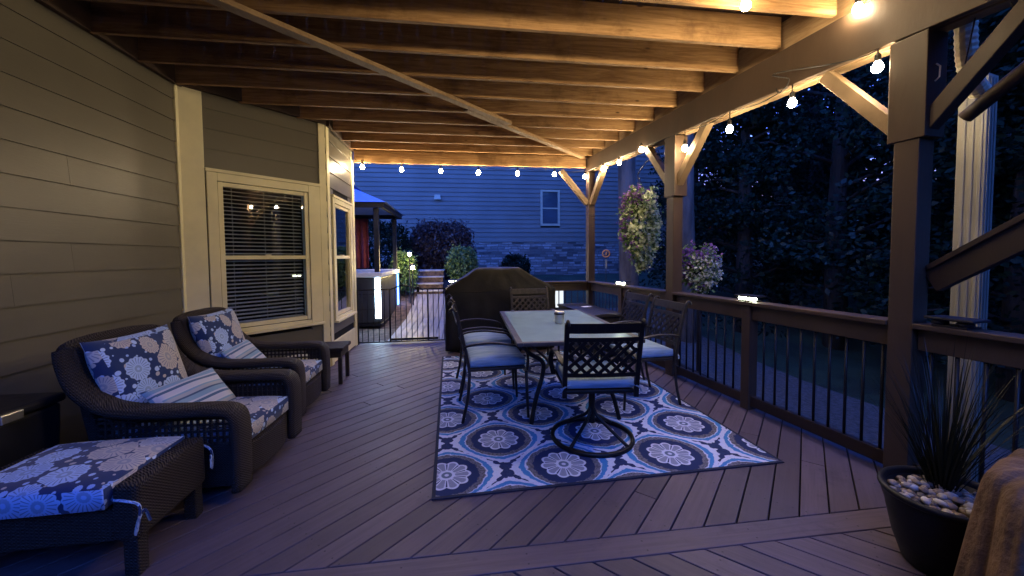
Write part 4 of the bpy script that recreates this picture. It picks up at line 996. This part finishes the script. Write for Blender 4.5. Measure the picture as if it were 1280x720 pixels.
# shrubs and hedge
def shrub(name, x, y, z, rx, ry, rz_, n, leaf, mat, label, cat='shrub', box=False, extra=None):
    t = thing(name, label, cat, (x,y,z))
    q = rng.normal(size=(n,3)); q /= np.linalg.norm(q,axis=1)[:,None]
    if box: q = q/(np.abs(q)**2.8).sum(1)[:,None]**(1/2.8)
    rr = .62+.38*rng.random(n)**.5 + .26*(rng.random(n) > .9)*rng.random(n); lump = 1+(.05 if box else .10)*np.sin(q[:,0]*5+1)*np.cos(q[:,2]*4)+.05*np.sin(q[:,1]*9+q[:,0]*7)
    P = q*(rr*lump)[:,None]*np.array([rx,ry,rz_])+np.array([0,0,rz_*.95])
    P = P[P[:,2] > -.05]
    m_ = MB(); m_.quads(leaf_quads(P,leaf)); m_.build('foliage', mat, t, uv='skip')
    m_ = MB()
    for k in range(6): a = k*1.05; m_.tube([(0.03*math.cos(a),.03*math.sin(a),-.1),(rx*.3*math.cos(a),ry*.3*math.sin(a),rz_*.8),(rx*.6*math.cos(a),ry*.6*math.sin(a),rz_*1.5)], [.03,.02,.008], 5)
    m_.build('stem', M['bark'], t)
    return t
shrub('hedge', -.72, 14.4, .62, 1.12, .9, 1.05, 16000, .06, M['leaf_purple'], 'large clipped dark purple hedge in front of the neighbouring wall', 'hedge', True)
shrub('shrub', .06, 11.7, .62, .46, .42, .58, 2200, .05, M['leaf_shrub'], 'rounded bright green shrub right of the stone steps')
shrub('shrub', 2.25, 15.6, .45, .62, .5, .55, 2000, .06, M['leaf_tree'], 'dim green shrub against the stone base of the neighbouring house')
shrub('shrub', -1.62, 11.3, .40, .40, .45, .62, 2600, .05, M['leaf_shrub'], 'leafy shrub glowing yellow green beside the path lamps')
shrub('shrub', -2.6, 13.2, .45, 1.0, .9, 1.15, 5200, .06, M['leaf_tree'], 'dark green shrub behind the hot tub gazebo')
shrub('shrub', -4.9, 13.0, .45, 1.2, .9, 1.2, 4000, .06, M['leaf_tree'], 'dark green shrub behind the red curtain')

# ------------------------------------------------------------------ neighbouring house
nh = thing('neighbour_house', 'blue grey lap sided neighbouring house with a dark stone base', 'house', (0,18,0))
m_ = MB(); siding(m_, (11.3,0,0), (-14,0,0), (0,-1,0), 2.16, 8.2, .205, 2.16, lip=.04, holes=[(11.3-4.72,11.3-3.78,2.88,4.58)]); m_.build('siding', M['siding_far'], nh)
m_ = MB(); siding(m_, (11.3,9,0), (11.3,0,0), (1,0,0), 2.16, 8.2, .178, 2.16); m_.build('siding', M['siding_far'], nh)
m_ = MB(); m_.box(-14,11.28,.001,9,-.5,8.2); m_.build('wall', M['void'], nh)
m_ = MB(); m_.box(-14,11.36,-.07,.0,-.4,2.10); m_.box(11.29,11.36,.001,9,-.4,2.10); m_.build('stone_base', M['stone'], nh)
m_ = MB(); m_.box(-14.02,11.39,-.10,-.002,2.10,2.158); m_.build('water_table', M['siding_far'], nh, bevel=.01)
m_ = MB(); m_.box(11.19,11.325,-.03,.1,2.158,8.2); m_.build('corner_trim', M['white_metal'], nh)
m_ = MB(); m_.hexa([(-14.4,-.5,8.2),(11.8,-.5,8.2),(11.8,9.5,8.2),(-14.4,9.5,8.2),(-10,4,11),(7.5,4,11),(7.5,5,11),(-10,5,11)]); m_.build('roof', M['ledger'], nh)
m_ = MB(); wx0, wx1, wz0, wz1 = 3.78, 4.72, 2.88, 4.58
for a in ((wx0-.0,wx0+.10,wz0,wz1),(wx1-.10,wx1,wz0,wz1),(wx0+.1,wx1-.1,wz0,wz0+.10),(wx0+.1,wx1-.1,wz1-.10,wz1)): m_.box(a[0],a[1],-.075,.0,a[2],a[3])
w_ = m_.build('window', M['white_metal'], nh); m_ = MB(); m_.box(wx0+.1,wx1-.1,-.02,-.004,wz0+.1,wz1-.1); m_.build('pane', M['far_glass'], w_); m_ = MB(); m_.box(wx0+.1,wx1-.1,-.035,-.021,3.68,3.74); m_.build('sash_rail', M['white_metal'], w_)
m_ = MB(); m_.box(-1.13,-.88,-.14,-.02,4.10,4.27); m_.hexa([(-1.16,-.2,4.05),(-.85,-.2,4.05),(-.85,-.141,4.05),(-1.16,-.141,4.05),(-1.13,-.16,4.25),(-.88,-.16,4.25),(-.88,-.141,4.25),(-1.13,-.141,4.25)]); m_.build('vent_hood', M['white_metal'], nh)

# ------------------------------------------------------------------ hot tub, gazebo, curtain
tub = thing('hot_tub', 'dark square hot tub with a glowing light strip on its corner', 'hot tub', (-2.78,9.5,-.02))
m_ = MB(); m_.box(-1.12,1.10,-1.16,1.16,.05,1.02); m_.build('cabinet', M['tub'], tub, bevel=.03)
m_ = MB()
for a in ((-1.16,1.15,-1.20,-.95),(-1.16,1.15,.95,1.20),(-1.16,-.9,-.95,.95),(.9,1.15,-.95,.95)): m_.box(*a,1.022,1.13)
m_.build('shell', M['tub_rim'], tub, bevel=.02)
m_ = MB(); m_.box(-.9,.9,-.95,.95,1.03,1.06); m_.build('water', M['far_glass'], tub)
m_ = MB(); m_.box(1.00,1.105,-1.176,-1.155,.16,1.0); m_.build('light_strip', M['strip_glow'], tub, bevel=.004)
m_ = MB(); m_.box(1.095,1.118,1.02,1.14,.12,1.0); m_.build('light_strip', M['strip_blue'], tub, bevel=.004)
m_ = MB(); m_.box(-1.10,-1.0,-1.176,-1.155,.16,1.0); m_.build('light_strip', M['strip_blue'], tub, bevel=.004)
m_ = MB(); m_.box(-1.0,1.0,-1.168,-1.150,.34,.36); m_.box(-1.0,1.0,-1.168,-1.150,.66,.68); m_.build('panel_line', M['dark'], tub)
m_ = MB(); m_.box(-1.14,1.12,-1.18,1.18,0,.049); m_.build('base', M['dark'], tub)
gz = thing('gazebo', 'dark posted gazebo with a blue hipped canopy over the hot tub', 'gazebo', (-2.78,9.5,1.11))
for sx in (-1.06,1.04):
    for sy in (-1.10,1.14): m_ = MB(); m_.box(sx-.05,sx+.05,sy-.05,sy+.05,.001,1.34); m_.build('post', M['dark'], gz, bevel=.006)
m_ = MB()
for a in ((-1.16,1.14,-1.25,-1.17),(-1.16,1.14,1.17,1.25),(-1.24,-1.161,-1.25,1.25),(1.141,1.22,-1.25,1.25)): m_.box(*a,1.34,1.44)
m_.build('beam', M['dark'], gz, bevel=.005)
m_ = MB(); m_.hexa([(-1.3,-1.32,1.441),(1.28,-1.32,1.441),(1.28,1.32,1.441),(-1.3,1.32,1.441),(-.3,-.3,1.93),(.28,-.3,1.93),(.28,.3,1.93),(-.3,.3,1.93)]); rf = m_.build('roof', M['canopy'], gz)
m_ = MB(); m_.hexa([(-.42,-.42,1.95),(.40,-.42,1.95),(.40,.42,1.95),(-.42,.42,1.95),(-.08,-.08,2.15),(.06,-.08,2.15),(.06,.08,2.15),(-.08,.08,2.15)]); m_.build('vent_cap', M['canopy'], rf)
m_ = MB(); P = []; n = 36
for z in (1.14,1.8,2.44):
    for i in range(n+1): P.append((-3.40+1.02*i/n, 10.50+.035*math.sin(i*1.15)*(1 if z < 2.2 else .6)+.01*math.sin(i*2.7), z))
m_.add(P, [(j*(n+1)+i,j*(n+1)+i+1,(j+1)*(n+1)+i+1,(j+1)*(n+1)+i) for j in range(2) for i in range(n)])
o = m_.build('curtain', M['curtain'], smooth=True); s_ = o.modifiers.new('solid','SOLIDIFY'); s_.thickness = .006; tag(o, 'red pleated curtain hanging from the gazebo above the hot tub', 'curtain')

# ------------------------------------------------------------------ steps, path lamps, ring ornament, white panel
sp = thing('stone_steps', 'short flight of grey stone steps at the end of the walkway', 'steps', (-.94,11.3,0))
for k in range(4):
    z0 = .30+.0*k; m_ = MB(); m_.box(-.40,.40,.0+.34*k,.339+.34*k+ (0 if k < 3 else .5),.1,.46+.185*k-.04); m_.build('riser', M['dirt'], sp, bevel=.01)
    m_ = MB(); m_.box(-.42,.42,-.03+.34*k,.309+.34*k+(0 if k < 3 else .5),.46+.185*k-.039,.46+.185*k); m_.build('tread', M['stonestep'], sp, bevel=.008)
def lamp(x, y, top, label):
    z = ground(x,y); t = thing('path_lamp', label, 'path lamp', (x,y,z), 0, 'path lamps beside the stone steps'); h = top-z
    m_ = MB(); m_.tube([(0,0,-.1),(0,0,h-.06)], .014, 8); m_.build('stake', M['dark'], t)
    m_ = MB(); m_.lathe([(.001,h-.06),(.035,h-.055),(.042,h-.02),(.035,h+.02),(.001,h+.022)], 14); m_.build('lens', M['lamp_glow'], t, smooth=True)
    m_ = MB(); m_.lathe([(.10,h+.023),(.095,h+.035),(.02,h+.08),(.001,h+.085)], 16); m_.build('shade', M['dark'], t, smooth=True)
lamp(-1.36, 10.6, 1.52, 'taller glowing path lamp beside the stone steps')
lamp(-1.22, 10.1, 1.17, 'shorter glowing path lamp beside the walkway')
rg = thing('garden_ornament', 'round orange ring ornament on a thin stake beyond the corner post', 'ornament', (3.50,8.95,ground(3.5,8.95)), R(-15))
zz = 1.47-ground(3.5,8.95)
m_ = MB(); m_.tube([(.082*math.cos(2*PI*k/28),0,zz+.082*math.sin(2*PI*k/28)) for k in range(28)], .017, 8, closed=True); m_.build('ring', M['orange'], rg, smooth=True)
m_ = MB(); blob(m_, (0,0,zz-.01), .032, (1,.5,1.2)); blob(m_, (.012,0,zz+.035), .02, (1,.6,1)); m_.build('figure', M['orange'], rg, smooth=True)
m_ = MB(); m_.tube([(0,0,-.1),(0,0,zz-.098)], .008, 6); m_.build('stake', M['dark'], rg)
m_ = MB(); m_.box(-.022,.022,-.012,-.009,zz-.36,zz-.14); m_.build('tag', M['white_metal'], rg)
wp = thing('lit_panel', 'bright white upright panel seen between balusters behind the far rail', 'panel light', (1.87,7.25,ground(1.8,7.25)))
zz = -ground(1.8,7.25)
m_ = MB(); m_.box(-.10,.10,-.02,.02,zz+.42,zz+.86); m_.build('panel', M['panel_glow'], wp, bevel=.01)
m_ = MB(); m_.box(-.10,.10,.021,.06,-.05,zz+.88); m_.build('backing', M['dark'], wp, bevel=.006)

# ------------------------------------------------------------------ hanging baskets
def basket(x, y, ztop, h, rad, label, cat_hook, pale, side_r):
    t = thing('flower_basket', label, 'flower basket', (x,y,ztop), 0)
    m_ = MB(); m_.lathe([(.06,-.30),(.11,-.26),(.15,-.16),(.155,-.13),(.145,-.14),(.001,-.15)], 20); m_.build('pot', M['dark'], t, smooth=True)
    m_ = MB()
    for k in range(3): a = k*2.1; m_.tube([(.15*math.cos(a),.15*math.sin(a),-.13),(0,0,.22)], .0025, 4)
    if cat_hook: m_.build('hanger', M['dark'], t)
    n = int(900*h/.9); q = rng.random((n,1)); a = rng.random((n,1))*2*PI; prof = np.sin(np.clip(.10+q*.93,0,1)*PI)**.42
    rr = rad*prof*(.68+.36*rng.random((n,1))); P = np.concatenate([rr*np.cos(a), rr*np.sin(a), .03-q*h + .04*rng.normal(size=(n,1))], axis=1)
    if side_r is not None: P[:,2] -= .18*q[:,0]*np.maximum(0, np.cos(a[:,0]-side_r))*h
    ang = a[:,0]
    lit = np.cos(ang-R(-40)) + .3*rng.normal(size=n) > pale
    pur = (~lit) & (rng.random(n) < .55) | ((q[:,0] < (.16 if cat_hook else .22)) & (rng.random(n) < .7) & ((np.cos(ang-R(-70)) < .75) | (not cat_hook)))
    m_ = MB(); m_.quads(leaf_quads(P,.032)); m_.quads(leaf_quads(P+rng.normal(size=P.shape)*.03,.03)); m_.build('foliage', M['leaf_basket'], t, uv='skip')
    def blooms(Q, mat, name, s):
        QQ = np.concatenate([Q + rng.normal(size=Q.shape)*.016 + np.array([0,0,.0]) for _ in range(4)]); QQ[:,:2] *= 1.05
        m2 = MB(); m2.quads(leaf_quads(QQ, s, .0, .75)); m2.build(name, mat, t, uv='skip')
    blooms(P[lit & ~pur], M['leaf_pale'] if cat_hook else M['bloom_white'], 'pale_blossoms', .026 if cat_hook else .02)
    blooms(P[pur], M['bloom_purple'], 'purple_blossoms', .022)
    return t
basket(2.40, 4.95, 2.23, .90, .245, 'long trailing basket of pale and purple flowers hanging left of the middle post', True, -.40, R(-40))
basket(3.02, 4.55, 1.44, .50, .24, 'round bunch of white and purple flowers behind the rail right of the middle post', False, -.25, None)
t = thing('plant_stand', 'slim stand holding the round flower bunch outside the rail', 'plant stand', (3.02,4.55,ground(3.02,4.55)))
zg = ground(3.02,4.55); m_ = MB(); m_.tube([(0,0,-.1),(0,0,1.13-zg)], .02, 8); m_.build('pole', M['dark'], t); m_ = MB(); m_.lathe([(.07,1.125-zg),(.1,1.13-zg),(.1,1.138-zg),(.001,1.139-zg)], 16); m_.build('plate', M['dark'], t)
# trailing white strands below
hk = thing('basket_bracket', 'curled iron bracket on the middle post holding the flower basket', 'bracket', rp(4.27,0,2.62))
b0 = Vector((2.40,4.95,2.45))-rp(4.27,0,2.62)
m_ = MB(); m_.tube(path_smooth([(-.01,.05,0),b0*.35+Vector((0,0,.10)),b0*.7+Vector((0,0,.14)),b0*1.02+Vector((0,0,.08)),b0+Vector((.0,.03,0)),b0+Vector((0,-.02,-.005))],6), .006, 6); m_.tube(path_smooth([(0,.05,-.16),b0*.3+Vector((0,0,.0)),b0*.55+Vector((0,0,.13)),b0*.42+Vector((0,0,.17)),b0*.36+Vector((0,0,.12))],6), .005, 6); m_.tube([(-.005,.06,-.18),(-.005,.06,.06)], .009, 6); m_.build('arm', M['black'], hk, smooth=True)

# ------------------------------------------------------------------ right-hand structure: column, stair, gutter elbow
cl = thing('white_column', 'white fluted square column standing outside beyond the near post', 'column', (3.60,2.28,0), R(14))
m_ = MB(); m_.box(-.07,.07,-.07,.07,-.85,2.62)
for k in range(3): m_.box(-.055+.04*k,-.035+.04*k,-.077,-.0705,-.8,2.6); m_.box(-.077,-.0705,-.055+.04*k,-.035+.04*k,-.8,2.6)
m_.build('shaft', M['white_metal'], cl, bevel=.006); m_ = MB(); m_.box(-.11,.11,-.11,.11,-.86,-.70); m_.build('base', M['white_metal'], cl)
sc = thing('stair_rail', 'dark sloping stair rail board running up from the near post past the white column', 'handrail', (0,0,0))
m_ = MB(); m_.bar((2.80,1.945,1.235),(2.80,-.4,2.83), .045, .135); m_.build('rail_board', M['brown_dark'], sc, bevel=.004)
m_ = MB(); m_.bar((2.80,1.945,1.318),(2.80,-.4,2.913), .09, .03); m_.build('cap_board', M['brown_dark'], sc, bevel=.004)
gt = thing('gutter_elbow', 'cream corrugated gutter elbow under the beam beside the near post', 'downspout', (0,0,0))
L = path_smooth([(2.97,1.95,3.05),(2.97,1.95,2.86),(2.975,1.95,2.68),(3.01,1.96,2.54),(3.07,1.97,2.44),(3.14,1.98,2.38)],9)
m_ = MB(); m_.tube(L, [.046+(.004 if i % 2 else 0) for i in range(len(L))], 12); m_.build('elbow', M['cream_metal'], gt)
m_ = MB(); m_.tube(path_smooth([(3.10,2.02,2.24),(3.10,1.5,2.60),(3.10,.2,3.5)],4), .04, 10); m_.build('pipe', M['brown_dark'], gt, smooth=True)
ws = thing('loose_cable', 'thin dark cable drooping from the beam beside the gutter elbow', 'cable')
m_ = MB(); m_.tube(path_smooth([(2.80,1.75,3.05),(2.84,1.84,2.6),(2.86,1.9,2.35),(2.84,1.96,2.22)],6), .004, 5); m_.tube(path_smooth([(2.82,1.72,3.05),(2.83,1.68,2.7),(2.84,1.62,2.5)],6), .004, 5); m_.build('strand', M['dark_lit'], ws)

# ------------------------------------------------------------------ world, sun, camera
w = bpy.data.worlds.new('World'); S.world = w; w.use_nodes = True; nt = w.node_tree
bg = nt.nodes['Background']; sky = nt.nodes.new('ShaderNodeTexSky'); sky.sky_type = 'NISHITA'; sky.sun_disc = False
SUN_EL, SUN_ROT = R(-2.0), R(200)
sky.sun_elevation = SUN_EL; sky.sun_rotation = SUN_ROT; sky.air_density = 1.0; sky.ozone_density = 3.0; sky.dust_density = .6
hs = nt.nodes.new('ShaderNodeMix'); hs.data_type = 'RGBA'; hs.blend_type = 'MULTIPLY'; hs.inputs[0].default_value = 1.0; hs.inputs[7].default_value = (.40,.76,1.5,1)
nt.links.new(sky.outputs[0], hs.inputs[6]); nt.links.new(hs.outputs[2], bg.inputs[0]); bg.inputs[1].default_value = 3.7
sl = bpy.data.lights.new('sun', 'SUN'); sl.energy = .02; sl.angle = R(20); sl.color = (.5,.65,1.0); so = bpy.data.objects.new('sun', sl); COL.objects.link(so)
so.rotation_euler = (R(55),0,R(-25))
cam = bpy.data.cameras.new('camera'); co = bpy.data.objects.new('camera', cam); COL.objects.link(co); S.camera = co
F, CY = 480.3, 342.4
cam.sensor_width = 36; cam.lens = F/1280*36; cam.shift_y = -(360-CY)/1280; cam.clip_start = .05; cam.clip_end = 500
yaw, pit, rol = R(7.6), R(-2.484), R(-.451)
fw = Vector((math.sin(yaw)*math.cos(pit), math.cos(yaw)*math.cos(pit), math.sin(pit))); rt = Vector((math.cos(yaw),-math.sin(yaw),0)); up = rt.cross(fw)
r2 = rt*math.cos(rol)+up*math.sin(rol); u2 = -rt*math.sin(rol)+up*math.cos(rol)
co.matrix_world = Matrix(((r2.x,u2.x,-fw.x,0),(r2.y,u2.y,-fw.y,0),(r2.z,u2.z,-fw.z,1.4),(0,0,0,1)))
S.view_settings.view_transform = 'Standard'; S.view_settings.look = 'None'; S.view_settings.gamma = 1; S.view_settings.use_curve_mapping = False
S.view_settings.exposure = 2.75
S.render.engine = 'CYCLES'; S.cycles.use_denoising = True; S.cycles.max_bounces = 8; S.cycles.diffuse_bounces = 4; S.cycles.transparent_max_bounces = 12
S.cycles.sample_clamp_indirect = 6; S.cycles.caustics_reflective = False; S.cycles.caustics_refractive = False
